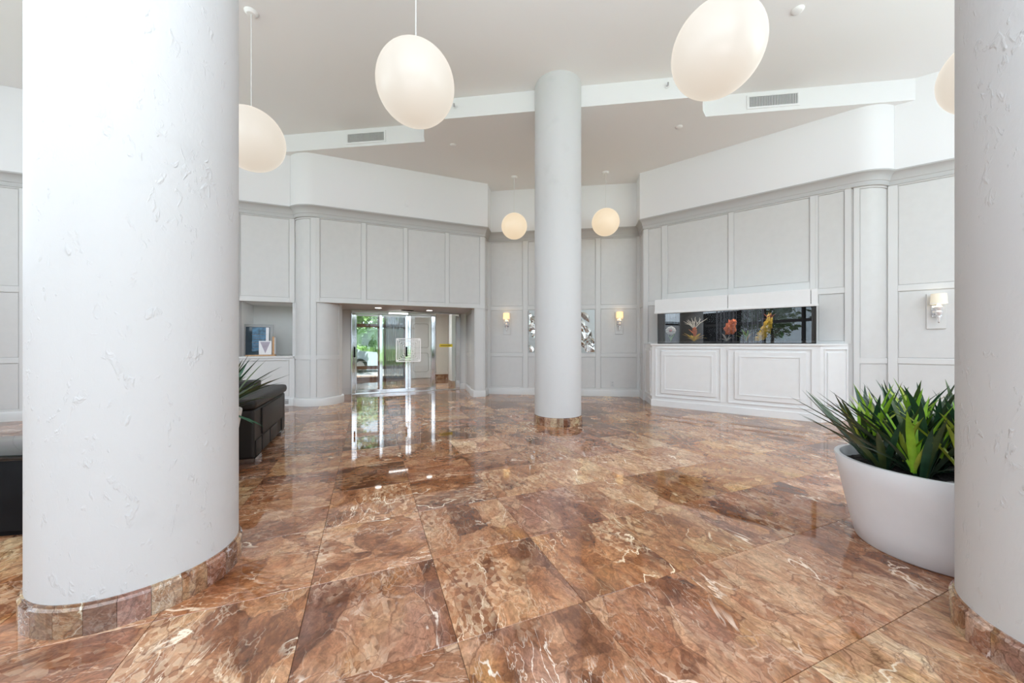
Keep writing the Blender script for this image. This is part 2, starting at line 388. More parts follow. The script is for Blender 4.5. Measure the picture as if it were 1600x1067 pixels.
def sweep(name, path, prof, m, parent=None, kind=None, closed=True, smooth=True):
    bm = bmesh.new(); cols = []
    offs = {n: offset(path, n) for n, z in prof}
    for n, z in prof: cols.append([bm.verts.new((x, y, z)) for x, y in offs[n]])
    k = len(prof)
    for i in range(k if closed else k-1):
        a, b = cols[i], cols[(i+1) % k]
        for j in range(len(path)-1): bm.faces.new((a[j], a[j+1], b[j+1], b[j]))
    if closed:
        bm.faces.new([c[0] for c in cols]); bm.faces.new([c[-1] for c in cols][::-1])
    return finish(bm, name, m, None, parent, smooth, kind, 25)
def rect(n0, n1, z0, z1): return [(n0, z0), (n1, z0), (n1, z1), (n0, z1)]

# ------------------------------------------------------------------ floor
bm = bmesh.new(); bx(bm, -13.5, 9.8, -5.2, 14.6, -.12, -.004)
floor = finish(bm, 'floor', 'grout', kind='structure')
TS, U0, V0 = .6476, -.2855, .8812
bm = bmesh.new(); h = TS/2-.0011
vs0 = [bm.verts.new((sx*(h-.0009), sy*(h-.0009), 0)) for sx, sy in ((-1, -1), (1, -1), (1, 1), (-1, 1))]
vs1 = [bm.verts.new((sx*h, sy*h, -.0014)) for sx, sy in ((-1, -1), (1, -1), (1, 1), (-1, 1))]
vs2 = [bm.verts.new((sx*h, sy*h, -.02)) for sx, sy in ((-1, -1), (1, -1), (1, 1), (-1, 1))]
bm.faces.new(vs0)
for a, b in ((vs0, vs1), (vs1, vs2)):
    for k in range(4): bm.faces.new((a[k], b[k], b[(k+1) % 4], a[(k+1) % 4]))
bmesh.ops.recalc_face_normals(bm, faces=bm.faces)
tme = bpy.data.meshes.new('tile'); bm.to_mesh(tme); bm.free(); tme.materials.append(M['tile'])
tiles = []
for i in range(-24, 22):
    for j in range(-16, 26):
        x, y = UV(U0+(i+.5)*TS, V0+(j+.5)*TS)
        if -13 < x < 9.3 and -4.7 < y < 14.2: tiles.append((i, j, x, y))
def seen(x, y):
    if y < .9: return 99+hypot(x, y)
    if abs(x)/y > 1.62: return 60+hypot(x, y)
    # behind the panelled walls?
    u, v = x*UD[0]+y*UD[1], x*VD[0]+y*VD[1]
    if v > 8.9 and not (-.6 < u < 2.9): return 50+y
    for W_ in (WB, WR, WC):
        if (x-W_.p[0])*W_.n[0]+(y-W_.p[1])*W_.n[1] < -.4 and W_ is not WB: return 50+y
    return y
tiles.sort(key=lambda q: seen(q[2], q[3]))
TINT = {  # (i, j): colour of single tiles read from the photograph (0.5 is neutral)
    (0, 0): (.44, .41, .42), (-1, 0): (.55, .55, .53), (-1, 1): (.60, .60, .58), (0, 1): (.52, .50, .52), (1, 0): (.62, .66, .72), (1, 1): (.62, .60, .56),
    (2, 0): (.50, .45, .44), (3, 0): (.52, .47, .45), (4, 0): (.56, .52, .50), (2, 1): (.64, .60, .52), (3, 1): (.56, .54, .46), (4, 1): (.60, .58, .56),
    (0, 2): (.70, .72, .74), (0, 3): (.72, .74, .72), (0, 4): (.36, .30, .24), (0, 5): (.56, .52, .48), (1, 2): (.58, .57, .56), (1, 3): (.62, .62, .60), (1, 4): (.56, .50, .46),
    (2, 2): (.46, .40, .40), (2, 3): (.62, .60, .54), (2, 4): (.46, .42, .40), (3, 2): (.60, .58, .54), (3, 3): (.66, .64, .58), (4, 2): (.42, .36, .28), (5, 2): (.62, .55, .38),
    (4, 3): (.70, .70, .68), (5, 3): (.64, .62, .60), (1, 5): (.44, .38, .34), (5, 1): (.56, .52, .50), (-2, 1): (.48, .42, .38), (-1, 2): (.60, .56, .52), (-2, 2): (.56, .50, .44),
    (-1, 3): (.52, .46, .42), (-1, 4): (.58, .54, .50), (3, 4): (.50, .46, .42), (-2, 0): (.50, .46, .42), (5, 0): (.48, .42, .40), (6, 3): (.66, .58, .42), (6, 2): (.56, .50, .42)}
rt = random.Random(21)
rest = bmesh.new()
for k, (i, j, x, y) in enumerate(tiles):
    if k < 292:
        o = bpy.data.objects.new('tile', tme); o.parent = floor
        turn = 0 if i < 1 else 1
        if rt.random() < .12: turn = 1-turn
        o.matrix_basis = frame(x, y, 0, A0+(turn+2*rt.randint(0, 1))*pi/2)
        COL.objects.link(o)
        g = rt.uniform(.40, .70); c = TINT.get((i, j), (g*1.0, g*rt.uniform(.94, 1.0), g*rt.uniform(.84, 1.0)))
        o.color = (*c, 1)
    else:
        m4 = frame(x, y, 0, A0)
        q = [rest.verts.new(m4 @ Vector((sx*h, sy*h, zz))) for zz in (0, -.02) for sx, sy in ((-1, -1), (1, -1), (1, 1), (-1, 1))]
        rest.faces.new(q[:4])
        for a in range(4): rest.faces.new((q[a], q[a+4], q[(a+1) % 4+4], q[(a+1) % 4]))
o = finish(rest, 'tile', 'tile', None, floor, kind='stuff'); o.color = (.55, .52, .5, 1)
o['label'] = 'remaining marble floor tiles out of the camera view'

# ------------------------------------------------------------------ ceiling: high part, dropped part and its white fascia
bm = bmesh.new(); bx(bm, -13.5, 9.8, -5.2, 12, Z_HI, Z_HI+.2)
ceiling = finish(bm, 'ceiling', 'ceil', kind='structure')
def yo(x): return 6.90-.127*(x+1.70)                  # left outer fascia
def ym(x): return 6.045-.135*x                        # projecting middle
def yr(x): return 6.14-.135*(x-3.33)
fas = [(-6.5, yo(-6.5)), (-1.69, yo(-1.69)), (-1.66, 6.72), (-1.60, 6.50), (-1.54, ym(-1.54)), (3.04, ym(3.04)), (3.10, 5.80), (3.20, 5.98), (3.335, yr(3.335)), (7.2, yr(7.2))]
bm = bmesh.new()
lo = [bm.verts.new((x, y, Z_LO)) for x, y in fas]+[bm.verts.new((7.2, 11.5, Z_LO)), bm.verts.new((-6.5, 11.5, Z_LO))]
hi = [bm.verts.new((v.co.x, v.co.y, Z_HI-.001)) for v in lo]
bm.faces.new(lo[::-1]).material_index = 0
n = len(lo)
for k in range(n): bm.faces.new((lo[k], lo[(k+1) % n], hi[(k+1) % n], hi[k])).material_index = 1
bm.faces.new(hi)
drop = finish(bm, 'ceiling_dropped', ['ceil', 'white'], kind='structure')

# ------------------------------------------------------------------ walls
WTOP = Z_HI-.001
sweep('wall_upper', FULL, rect(-.12, .10, Z_CORN, WTOP), 'white', kind='structure')
crown = [(0, Z_PT+.0), (.030, Z_PT+.0), (.034, Z_PT+.018), (.026, Z_PT+.026), (.030, Z_PT+.07), (.038, Z_PT+.078), (.042, Z_PT+.10), (.058, Z_PT+.15), (.085, Z_PT+.185), (.112, Z_PT+.203), (.118, Z_CORN+.004), (0, Z_CORN+.004)]
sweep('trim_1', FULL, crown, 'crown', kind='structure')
def wall_block(name, W, t0, t1, z0, z1, hole=None, thick=.14, m='grey'):
    bm = bmesh.new(); tc = (t0+t1)/2
    if hole:
        a, b, c, d = hole
        parts = [(t0, a, z0, z1), (b, t1, z0, z1), (a, b, z0, c), (a, b, d, z1)]
    else: parts = [(t0, t1, z0, z1)]
    for p, q, r, s in parts:
        if q-p > 1e-4 and s-r > 1e-4: bx(bm, p-tc, q-tc, 0, thick, r, s)
    return finish(bm, name, m, W.mw(tc), kind='structure')
def panelling(W, wall, t0, t1, z0, z1, bays, rows, m='trim', pm='grey', skip=()):
    """stiles between bays, rails between rows, one recessed panel per opening"""
    xs = [t0]+[v for b in bays for v in b]+[t1]
    for k in range(0, len(xs), 2):
        if xs[k+1]-xs[k] > .006: W.box('stile', xs[k], xs[k+1], -.002, .020, z0, z1, m, wall, bev=.003)
    for bi, (a, b) in enumerate(bays):
        zz = [z0]+[v for r in rows for v in r]+[z1]
        for k in range(0, len(zz), 2):
            if zz[k+1]-zz[k] > .006: W.box('rail', a, b, -.002, .019, zz[k], zz[k+1], m, wall, bev=.003)
        for ri, (r0, r1) in enumerate(rows):
            if (bi, ri) in skip: continue
            W.box('panel', a+.012, b-.012, -.002, .008, r0+.012, r1-.012, pm, wall, bev=.004)
ROWS = [(Z_B+.02, Z_C0), (Z_C1, Z_M0), (Z_M1, Z_PT-.02)]
def base(name, path):
    return sweep(name, path, [(0, 0), (.036, 0), (.036, .13), (.028, .15), (.018, .165), (0, .165)], 'trim', kind='structure')

# left recessed wall with the niche
nt0, nt1, nz0, nz1 = WL.t(374), -1.475, 1.03, Z_M0
wl = wall_block('wall_left', WL, -7.6, -1.40, 0, Z_CORN, (nt0, nt1, nz0, nz1))
bays = [(-6.95, WL.t(31)), (-5.30, -4.25), (-4.10, -3.35), (-3.22, nt0-.10)]
for (a, b) in [(-7.6, nt0-.10)]:
    panelling(WL, wl, -7.6, nt0-.004, 0, Z_PT, bays, ROWS)
panelling(WL, wl, nt0, -1.434, nz1, Z_PT, [(nt0+.01, WL.t(452.5))], [(Z_M1, Z_PT-.02)])
panelling(WL, wl, nt0, -1.434, 0, nz0-.03, [(nt0+.01, WL.t(452.5))], [(Z_B+.02, Z_C0-.02)])
base('baseboard_left', pathL0[:1]+arcL[:1])
bm = bmesh.new(); hw = (nt1-nt0)/2                      # niche: back, cheeks and soffit behind the wall
bx(bm, -hw-.05, hw+.05, .95, 1.0, nz0-.05, nz1+.05); bx(bm, -hw-.05, -hw, .139, .95, nz0-.05, nz1+.05)
bx(bm, hw, hw+.05, .139, .95, nz0-.05, nz1+.05); bx(bm, -hw-.05, hw+.05, .139, 1.0, nz1, nz1+.05)
finish(bm, 'wall_niche', 'cream2', WL.mw((nt0+nt1)/2), wl)
sill = WL.box('trim_2', nt0, nt1+.02, -.94, .035, nz0-.03, nz0+.012, 'trim', kind='structure', bev=.004)

# rounded end of the entrance wall
def round_post(name, c, a_mid, span, z1, full=False):
    bm = bmesh.new()
    lathe(bm, [(RC-.02, 0), (RC-.02, z1)], 72)
    o = finish(bm, name, 'grey', frame(c[0], c[1]), smooth=True, kind='structure')
    return o
def curved(name, c, r0, r1, a0, a1, z0, z1, m, parent, seg=None):
    seg = seg or max(2, int(abs(a1-a0)/radians(5))); bm = bmesh.new()
    P = [[(r*cos(a0+(a1-a0)*k/seg), r*sin(a0+(a1-a0)*k/seg)) for k in range(seg+1)] for r in (r0, r1)]
    V = [[[bm.verts.new((x, y, z)) for x, y in P[i]] for z in (0, z1-z0)] for i in (0, 1)]
    for k in range(seg):
        bm.faces.new((V[1][0][k], V[1][0][k+1], V[1][1][k+1], V[1][1][k])); bm.faces.new((V[0][0][k], V[0][1][k], V[0][1][k+1], V[0][0][k+1]))
        bm.faces.new((V[0][1][k], V[1][1][k], V[1][1][k+1], V[0][1][k+1])); bm.faces.new((V[0][0][k], V[0][0][k+1], V[1][0][k+1], V[1][0][k]))
    bm.faces.new((V[0][0][0], V[1][0][0], V[1][1][0], V[0][1][0])); bm.faces.new((V[0][0][-1], V[0][1][-1], V[1][1][-1], V[1][0][-1]))
    return finish(bm, name, m, frame(c[0], c[1], z0), parent, smooth=True)
pl = round_post('wall_left_rounded_end', CL, 0, 0, Z_CORN)
aa = lambda deg: A0+radians(deg)                          # -90 faces the room
curved('rail', CL, RC-.021, RC, aa(-175), aa(-90), Z_PT-.03, Z_PT+.02, 'trim', pl)
for a, b in ((-175, -158), (-103, -90)): curved('stile', CL, RC-.021, RC, aa(a), aa(b), Z_M0, Z_PT-.03, 'trim', pl)
curved('panel', CL, RC-.021, RC-.012, aa(-156.5), aa(-104.5), Z_C1+.01, Z_PT-.045, 'grey', pl)
for a, b in ((-175, -158), (-103, -90), (-28, -8)): curved('stile', CL, RC-.021, RC, aa(a), aa(b), Z_B-.02, Z_M0, 'trim', pl)
curved('panel', CL, RC-.021, RC-.012, aa(-88.5), aa(-29.5), Z_C1+.01, Z_M0-.001, 'grey', pl)
for a, b in ((-158, -103), (-90, -28)):
    curved('rail', CL, RC-.021, RC, aa(a), aa(b), Z_C0, Z_C1, 'trim', pl)
    curved('panel', CL, RC-.021, RC-.012, aa(a+1.5), aa(b-1.5), Z_B+.01, Z_C0-.01, 'grey', pl)
bm = bmesh.new(); lathe(bm, [(RC-.03, 0), (RC+.036, 0), (RC+.036, .13), (RC+.028, .15), (RC, .168), (RC-.03, .168)], 72)
finish(bm, 'baseboard_left', 'trim', frame(*CL), smooth=True, kind='structure')

# entrance wall: header, pilaster, alcove
we = wall_block('wall_entrance', WE, -1.0, E_END, Z_M0, Z_CORN, thick=.22)
eb = [(WE.t(499.6), WE.t(564.8)), (WE.t(572), WE.t(630.7)), (WE.t(636.8), WE.t(695.6)), (WE.t(701.3), WE.t(750.8)-.02)]
panelling(WE, we, -1.0, E_END, Z_M0, Z_PT, eb, [(Z_M1, Z_PT-.02)])
pil = WE.box('trim_3', 2.41, E_END, -.30, 0, 0, Z_M0, 'grey', kind='structure')
WE.box('panel', 2.43, E_END-.03, 0, .014, Z_B, Z_M0, 'trim', pil)
base('baseboard_entrance', [WE.at(2.41, -.28), WE.at(2.41), WE.at(E_END), WB.at(-.0)])
# return beside the pilaster
ret = Wall(WE.at(E_END), (PB0[0]-WE.at(E_END)[0], PB0[1]-WE.at(E_END)[1])); rl = hypot(PB0[0]-WE.at(E_END)[0], PB0[1]-WE.at(E_END)[1])
wr_ = wall_block('wall_entrance_return', ret, 0, rl, 0, Z_CORN, thick=.10)
panelling(ret, wr_, 0, rl, 0, Z_PT, [(.10, rl-.08)], ROWS)
bm = bmesh.new(); bx(bm, -2.1, 1.79, .20, 1.80, 0, .12)
finish(bm, 'ceiling_alcove', 'soffit', WE.mw(.85, Z_M0), kind='structure')
WD = Wall(UV(0, 10.05), UD)                            # plane of the sliding doors
DU0, DU1 = WD.t(549.5), WD.t(718)
wall_block('wall_alcove_left', WD, -1.6, DU0, 0, Z_M0, thick=.15)
wall_block('wall_alcove_right', WD, DU1, 2.9, 0, Z_M0, thick=.15)
sideR = Wall(UV(2.62, 9.98), (UV(2.44, 8.66)[0]-UV(2.62, 9.98)[0], UV(2.44, 8.66)[1]-UV(2.62, 9.98)[1]))
ws = wall_block('wall_alcove_side', sideR, 0, 1.33, 0, Z_M0, thick=.05)
panelling(sideR, ws, 0, 1.33, 0, Z_M0, [(.12, 1.2)], [(Z_B+.02, Z_C0), (Z_C1, Z_M0-.08)])
base('baseboard_alcove', [WD.at(DU1), UV(2.62, 10.05), UV(2.62, 9.98), UV(2.44, 8.66)])
WD.box('trim_4', DU1+.02, 2.60, 0, .018, Z_B, Z_M0, 'trim', kind='structure')
WD.box('trim_5', -.62, DU0-.02, 0, .018, Z_B, Z_M0, 'trim', kind='structure')

# back wall
LB = pathB[1][0]-pathB[0][0]; LB = hypot(LB, pathB[1][1]-pathB[0][1])
wb = wall_block('wall_back', WB, 0, LB, 0, Z_CORN)
bb = [(WB.t(766.5), WB.t(817)), (WB.t(825), WB.t(930.5)), (WB.t(938), WB.t(995))]
bb[1] = (WB.t(825), WB.t(930.5))
panelling(WB, wb, 0, LB, 0, Z_PT, [bb[0], (bb[1][0], WB.t(873)), (WB.t(881), bb[1][1]), bb[2]], ROWS)
base('baseboard_back', pathB)
# short return and the aquarium wall
r2 = Wall(pathB[1], (pathR[0][0]-pathB[1][0], pathR[0][1]-pathB[1][1])); l2 = hypot(pathR[0][0]-pathB[1][0], pathR[0][1]-pathB[1][1])
w2 = wall_block('wall_right_return', r2, 0, l2, 0, Z_CORN, thick=.10)
panelling(r2, w2, 0, l2, 0, Z_PT, [(.10, l2-.09)], ROWS)
wr = wall_block('wall_right', WR, 0, tR, 0, Z_CORN)
t = WR.t
zr = [(1.34, Z_M0), (Z_M1, Z_PT-.02)]
xsR = [(t(1013), t(1034.5)), (t(1043), t(1138.3)), (t(1146), t(1265.4)), (t(1277.5), t(1319.5))]
panelling(WR, wr, 0, xsR[1][0]-.03, 1.30, Z_PT, [xsR[0]], zr)
panelling(WR, wr, xsR[1][0]-.03, xsR[3][0]-.03, 2.2, Z_PT, xsR[1:3], [(2.40, Z_PT-.02)])
panelling(WR, wr, xsR[3][0]-.03, tR, 1.30, Z_PT, [xsR[3]], zr)
pr = round_post('wall_right_rounded_end', CR, 0, 0, Z_CORN)
ra = lambda deg: aR0+radians(deg)
for a, b in ((0, 9), (68, 100)): curved('stile', CR, RC-.021, RC, ra(a), ra(b), 0, Z_PT-.03, 'trim', pr)
curved('rail', CR, RC-.021, RC, ra(0), ra(100), Z_PT-.03, Z_PT+.02, 'trim', pr)
curved('rail', CR, RC-.021, RC, ra(9), ra(68), Z_C0, Z_C1, 'trim', pr)
curved('panel', CR, RC-.021, RC-.012, ra(10.5), ra(66.5), Z_C1+.01, Z_PT-.045, 'grey', pr)
curved('panel', CR, RC-.021, RC-.012, ra(10.5), ra(66.5), Z_B+.01, Z_C0-.01, 'grey', pr)
wc = wall_block('wall_right_recessed', WC, tC-.05, 2.9, 0, Z_CORN)
panelling(WC, wc, tC, 2.9, 0, Z_PT, [(WC.t(1402), 1.15), (1.32, 2.3)], ROWS)
base('baseboard_right', [WR.at(tR)]+arcR[1:]+pathC[1:])

# room behind the camera: side walls and a glazed window wall
def plain(name, x0, x1, y0, y1, z0, z1, m='white'):
    bm = bmesh.new(); bx(bm, x0, x1, y0, y1, z0, z1); return finish(bm, name, m, kind='structure')
eL = WL.at(-7.6); eR = WC.at(2.9)
plain('wall_far_left', eL[0]-.15, eL[0]+.12, -5.0, eL[1]+.3, 0, 2.5); plain('wall_far_left', eL[0]-.15, eL[0]+.12, 4.9, eL[1]+.3, 2.5, Z_HI)
plain('wall_far_right', eR[0]-.12, eR[0]+.15, -5.0, eR[1]+.1, 0, 2.5)
for q, (xs_, ya, yb, nn) in enumerate(((eL[0], -5.0, 4.9, 6), (eR[0], -5.0, eR[1]+.1, 5))):  # added, unseen side windows that back the two side fill lamps
    for k in range(nn):
        y0, y1 = ya+(yb-ya)*k/nn, ya+(yb-ya)*(k+1)/nn
        bm = bmesh.new(); bx(bm, xs_-.07, xs_+.07, y0, y0+.09, 2.5, Z_HI); bx(bm, xs_-.06, xs_+.06, y0+.09, y1, 2.5, 2.6); bx(bm, xs_-.06, xs_+.06, y0+.09, y1, Z_HI-.12, Z_HI)
        wf = finish(bm, 'window_%d' % (k+11+q*6), 'bronze', kind='structure')
        bm = bmesh.new(); bx(bm, xs_-.006, xs_+.006, y0+.09, y1, 2.6, Z_HI-.12); finish(bm, 'pane', 'winglass', None, wf)
YW = -4.8
x0, x1 = eL[0]-.1, eR[0]+.1
nb = 10; step = (x1-x0)/nb
for k in range(nb):
    a, b = x0+k*step, x0+(k+1)*step
    bm = bmesh.new()
    bx(bm, a, a+.09, YW-.08, YW+.08, .12, Z_HI); bx(bm, a, b, YW-.07, YW+.07, 0, .14); bx(bm, a, b, YW-.07, YW+.07, 2.32, 2.46); bx(bm, a, b, YW-.07, YW+.07, Z_HI-.12, Z_HI)
    wf = finish(bm, 'window_%d' % (k+1), 'bronze', kind='structure')
    bm = bmesh.new(); bx(bm, a+.09, b, YW-.006, YW+.006, .14, 2.32); bx(bm, a+.09, b, YW-.006, YW+.006, 2.46, Z_HI-.12)
    finish(bm, 'pane', 'winglass', None, wf)

# ------------------------------------------------------------------ entrance vestibule and its sliding doors
d1 = WD.box('door_1', DU0, DU1, -.06, .04, Z_M0-.03, Z_M0-.001, 'alu', kind='structure')
def dbox(name, a, b, n0, n1, z0, z1, m, bev=.003, par=None): return WD.box(name, a, b, n0, n1, z0, z1, m, par or d1, bev=bev)
T = WD.t
HB = 2.07                                             # underside of the chrome header
dbox('header', DU0, T(679), -.05, .05, HB+.012, Z_M0-.03, 'alu')
dbox('header_strip', DU0, T(679), .05, .062, HB+.055, HB+.07, 'chrome')
dbox('light_strip', T(607.5), T(637), .05, .066, HB+.025, HB+.045, 'lamp')
dbox('threshold', DU0, DU1, -.07, .07, 0, .012, 'alu')
for a, b, lab in ((549.5, 555.5, 'post'), (673.5, 680, 'post'), (711.5, 718, 'post')):
    dbox(lab, T(a), T(b), -.05, .055, 0, HB+.015, 'chrome', .008)
def leaf(px0, px1, n, s0, s1):
    a, b = T(px0), T(px1)
    r = dbox('sliding_leaf', a, b, n-.015, n+.015, .012, .10, 'chrome', .004)
    dbox('stile', a, a+s0, n-.016, n+.018, .10, HB, 'chrome', .006, r); dbox('stile', b-s1, b, n-.016, n+.018, .10, HB, 'chrome', .006, r)
    dbox('rail', a+s0, b-s1, n-.015, n+.015, HB-.05, HB, 'alu', .004, r)
    dbox('pane', a+s0, b-s1, n-.004, n+.004, .10, HB-.05, 'glass', 0, r)
    return r
leaf(555.5, 598, -.02, .03, .07); L2 = leaf(593, 637.5, .02, .06, .07); L3 = leaf(638, 678, .02, .07, .05)
dbox('pane', T(680), T(711.5), -.004, .004, .012, Z_M0-.05, 'glass', 0)
# etched emblem: nested squares split across the meeting stiles
ec = T(638); zc = 1.3-(546.5-537)/557*10.0
bm = bmesh.new()
def sq(bm, hw, hh, wd, n):
    for s in (-1, 1):
        bx(bm, s*hw-wd/2, s*hw+wd/2, n, n+.003, -hh, hh); bx(bm, -hw, hw, n, n+.003, s*hh-wd/2, s*hh+wd/2)
for hw_, wd in ((.31, .030), (.262, .016), (.222, .020), (.175, .014), (.135, .018)): sq(bm, hw_, hw_*.98, wd, -.045)
for s in (-1, 1):
    bx(bm, s*.09-.012, s*.09+.012, -.046, -.04, -.10, .10)
    for zz in (-.29, .29): bx(bm, s*.285-.03, s*.285+.03, -.046, -.042, zz-.03, zz+.03)
finish(bm, 'etched_emblem', 'etch', WD.mw(ec, zc), d1)['label'] = 'white etched nested squares across the two middle doors'
o = dbox('safety_film', T(686.5), T(707), .006, .009, 1.3-(542-537)/557*10.2, 1.3-(537.5-537)/557*10.2, 'yellow', 0); o['label'] = 'yellow safety strip across the side pane'
dbox('film_print', T(688.5), T(704), .009, .0105, 1.3-(540.8-537)/557*10.2, 1.3-(538.9-537)/557*10.2, 'mustard', 0)
for px in (554, 635): dbox('handle', T(px)-.02, T(px)+.02, .05, .085, .95, 1.22, 'black', .006)
VB = 13.8                                             # back of the vestibule
WV = Wall(UV(0, VB), UD)
def ubox(name, u0, u1, v0, v1, z0, z1, m, parent=None, kind='structure'):
    bm = bmesh.new(); bx(bm, u0, u1, v0, v1, z0, z1); return finish(bm, name, m, frame(0, 0, 0, A0), parent, kind=kind)
ubox('ceiling_vestibule', -2.4, 3.4, 10.21, 14.0, 2.62, 2.74, 'white')
ubox('wall_above_doors', -2.4, 3.4, 10.12, 10.20, 2.15, 2.74, 'white')
ubox('wall_vestibule_left', -2.4, -2.3, 10.2, 13.8, 0, 2.62, 'cream')
ubox('wall_vestibule_right', 2.78, 2.9, 11.3, 13.3, 0, 2.62, 'cream')
ubox('wall_vestibule_pier', 2.40, 2.9, 10.9, 11.3, 0, 2.62, 'trim')
ubox('wall_vestibule_back', 2.34, 3.4, 13.25, 13.4, 0, 2.62, 'cream')
ubox('wall_vestibule_door', 1.30, 2.5, VB, VB+.12, 0, 2.62, 'doorw')
ubox('baseboard_vestibule', 2.30, 2.78, 13.22, 13.25, 0, .17, 'ring')
ubox('baseboard_pier', 2.375, 2.40, 10.9, 11.3, 0, .15, 'ring'); ubox('baseboard_pier', 2.40, 2.8, 10.875, 10.9, 0, .15, 'ring')
for o in COL.objects:
    if o.name.startswith(('baseboard_vestibule', 'baseboard_pier')): o.color = (.42, .42, .42, 1)
d2 = ubox('door_2', 1.44, 2.28, VB-.05, VB+.01, .01, 2.34, 'doorw')
def vpart(name, a, b, n0, n1, z0, z1, m, par): bm = bmesh.new(); bx(bm, a, b, VB-n1, VB-n0, z0, z1); bevel(bm, .004, 1); return finish(bm, name, m, frame(0, 0, 0, A0), par)
for z0_, z1_ in ((.25, .95), (1.15, 2.05)):
    # raised oval-cornered moulding on the door
    cx_, hw_, cz, hh = 1.86, .28, (z0_+z1_)/2, (z1_-z0_)/2
    pts = []
    for qx, qz, a_ in ((1, 1, 0), (-1, 1, 90), (-1, -1, 180), (1, -1, 270)):
        for k in range(5):
            an = radians(a_+k*22.5); pts.append((cx_+qx*(hw_-.09)+.09*cos(an), VB-.055, cz+qz*(hh-.09)+.09*sin(an)))
    pts.append(pts[0]); bm = bmesh.new(); tube(bm, pts, .013, 6, False); finish(bm, 'moulding', 'crown', frame(0, 0, 0, A0), d2)
vpart('panel', 1.50, 2.22, .05, .062, 2.12, 2.30, 'trim', d2)
bm = bmesh.new(); tube(bm, [(1.54, VB-.05, 1.02), (1.54, VB-.10, 1.02)], .02, 10); finish(bm, 'handle', 'chrome', frame(0, 0, 0, A0), d2)
wv = ubox('window_30', -2.3, 1.30, VB, VB+.09, 0, .10, 'brownframe')
for a, b in ((-2.3, -2.2), (-.75, -.68), (.33, .46), (.40, .5), (1.22, 1.3)): ubox('mullion', a, b, VB, VB+.09, .10, 2.5, 'brownframe', wv, None)
for a, b in ((.38, .50), (1.90, 2.01), (2.50, 2.62)): ubox('transom', -2.3, 1.3, VB-.005, VB+.085, a, b, 'brownframe', wv, None)
ubox('pane', -2.3, 1.3, VB+.03, VB+.04, .10, 2.5, 'winglass', wv, None)
x, y = UV(1.0, 10.95)
vl = thing('added_ceiling_light', 'added round light brightening the vestibule behind the glass doors', 'fill light', frame(x, y, 2.62))  # added fixture for the vestibule fill
bm = bmesh.new(); lathe(bm, [(0, -.07), (.12, -.065), (.18, -.03), (.19, 0), (0, 0)], 32); finish(bm, 'diffuser', 'lamp', frame(x, y, 2.62), vl, True)
ld = bpy.data.lights.new('vestibule_fill', 'AREA'); ld.shape = 'DISK'; ld.size = .5; ld.energy = 48  # added area lamp that brightens the vestibule
link(bpy.data.objects.new('vestibule_fill', ld), frame(x, y, 2.53), vl)
# hanging sheer behind the second leaf
bm = bmesh.new(); kk = 60
top = []; bot = []
for k in range(kk+1):
    u = .52+.72*k/kk; v = VB-.18+.035*sin(k*.9)+.012*sin(k*2.3)
    top.append(bm.verts.new((u, v, 2.58))); bot.append(bm.verts.new((u, v, .06)))
for k in range(kk): bm.faces.new((bot[k], bot[k+1], top[k+1], top[k]))
cu = finish(bm, 'sheer_curtain', 'sheer', frame(0, 0, 0, A0), smooth=True)
md = cu.modifiers.new('thickness', 'SOLIDIFY'); md.thickness = .004
tag(cu, 'grey sheer curtain seen through the closed glass entrance doors', 'curtain')

# ------------------------------------------------------------------ outside
bm = bmesh.new(); bx(bm, -70, 70, -70, 80, -.35, -.15); g = finish(bm, 'ground', 'grass', kind='structure')
bm = bmesh.new(); bx(bm, -3.0, 8.0, 13.95, 16.5, -.14, -.03); finish(bm, 'path', 'paving', frame(0, 0, 0, A0), kind='structure')
bm = bmesh.new(); bx(bm, -26.0, 26.0, 16.5, 21.5, -.14, -.06); finish(bm, 'road', 'road', frame(0, 0, 0, A0), kind='structure')
bm = bmesh.new(); bx(bm, -16.0, 12.0, -9.5, -5.3, -.14, -.05); finish(bm, 'terrace', 'paving', kind='structure')
def tree(x, y, h_, r, leafmat, label, group=None, seed=1, trunk=.14):
    R = random.Random(seed)
    t_ = thing('tree', label, 'tree', frame(x, y, -.16), group)
    bm = bmesh.new(); pts = [(0, 0, 0)]
    for k in range(1, 6): pts.append((R.uniform(-.12, .12)*k*.5, R.uniform(-.12, .12)*k*.5, h_*.16*k))
    tube(bm, pts, [trunk*(1-.12*k) for k in range(6)], 9)
    for k in range(5):
        a = R.uniform(0, 6.28); b0 = Vector(pts[3+k % 3]); tube(bm, [b0, b0+Vector((cos(a)*r*.35, sin(a)*r*.35, h_*.14)), b0+Vector((cos(a)*r*.7, sin(a)*r*.7, h_*.22))], [trunk*.45, trunk*.3, trunk*.12], 6)
    finish(bm, 'trunk', 'bark', WM[t_.name], t_, True)
    bm = bmesh.new()
    for k in range(900):
        d = Vector((R.gauss(0, 1), R.gauss(0, 1), R.gauss(0, 1))).normalized()*R.random()**.4
        p = Vector((d.x*r, d.y*r, h_*.74+d.z*h_*.30)); s = R.uniform(.09, .2)
        a = Vector((R.gauss(0, 1), R.gauss(0, 1), R.gauss(0, 1))).normalized()*s; b = a.orthogonal().normalized()*s*.55
        bm.faces.new([bm.verts.new(p+q) for q in (-a, b, a, -b)])
    f_ = finish(bm, 'foliage', leafmat, WM[t_.name], t_, kind='stuff'); f_.data.materials[0] = M[leafmat]
    return t_
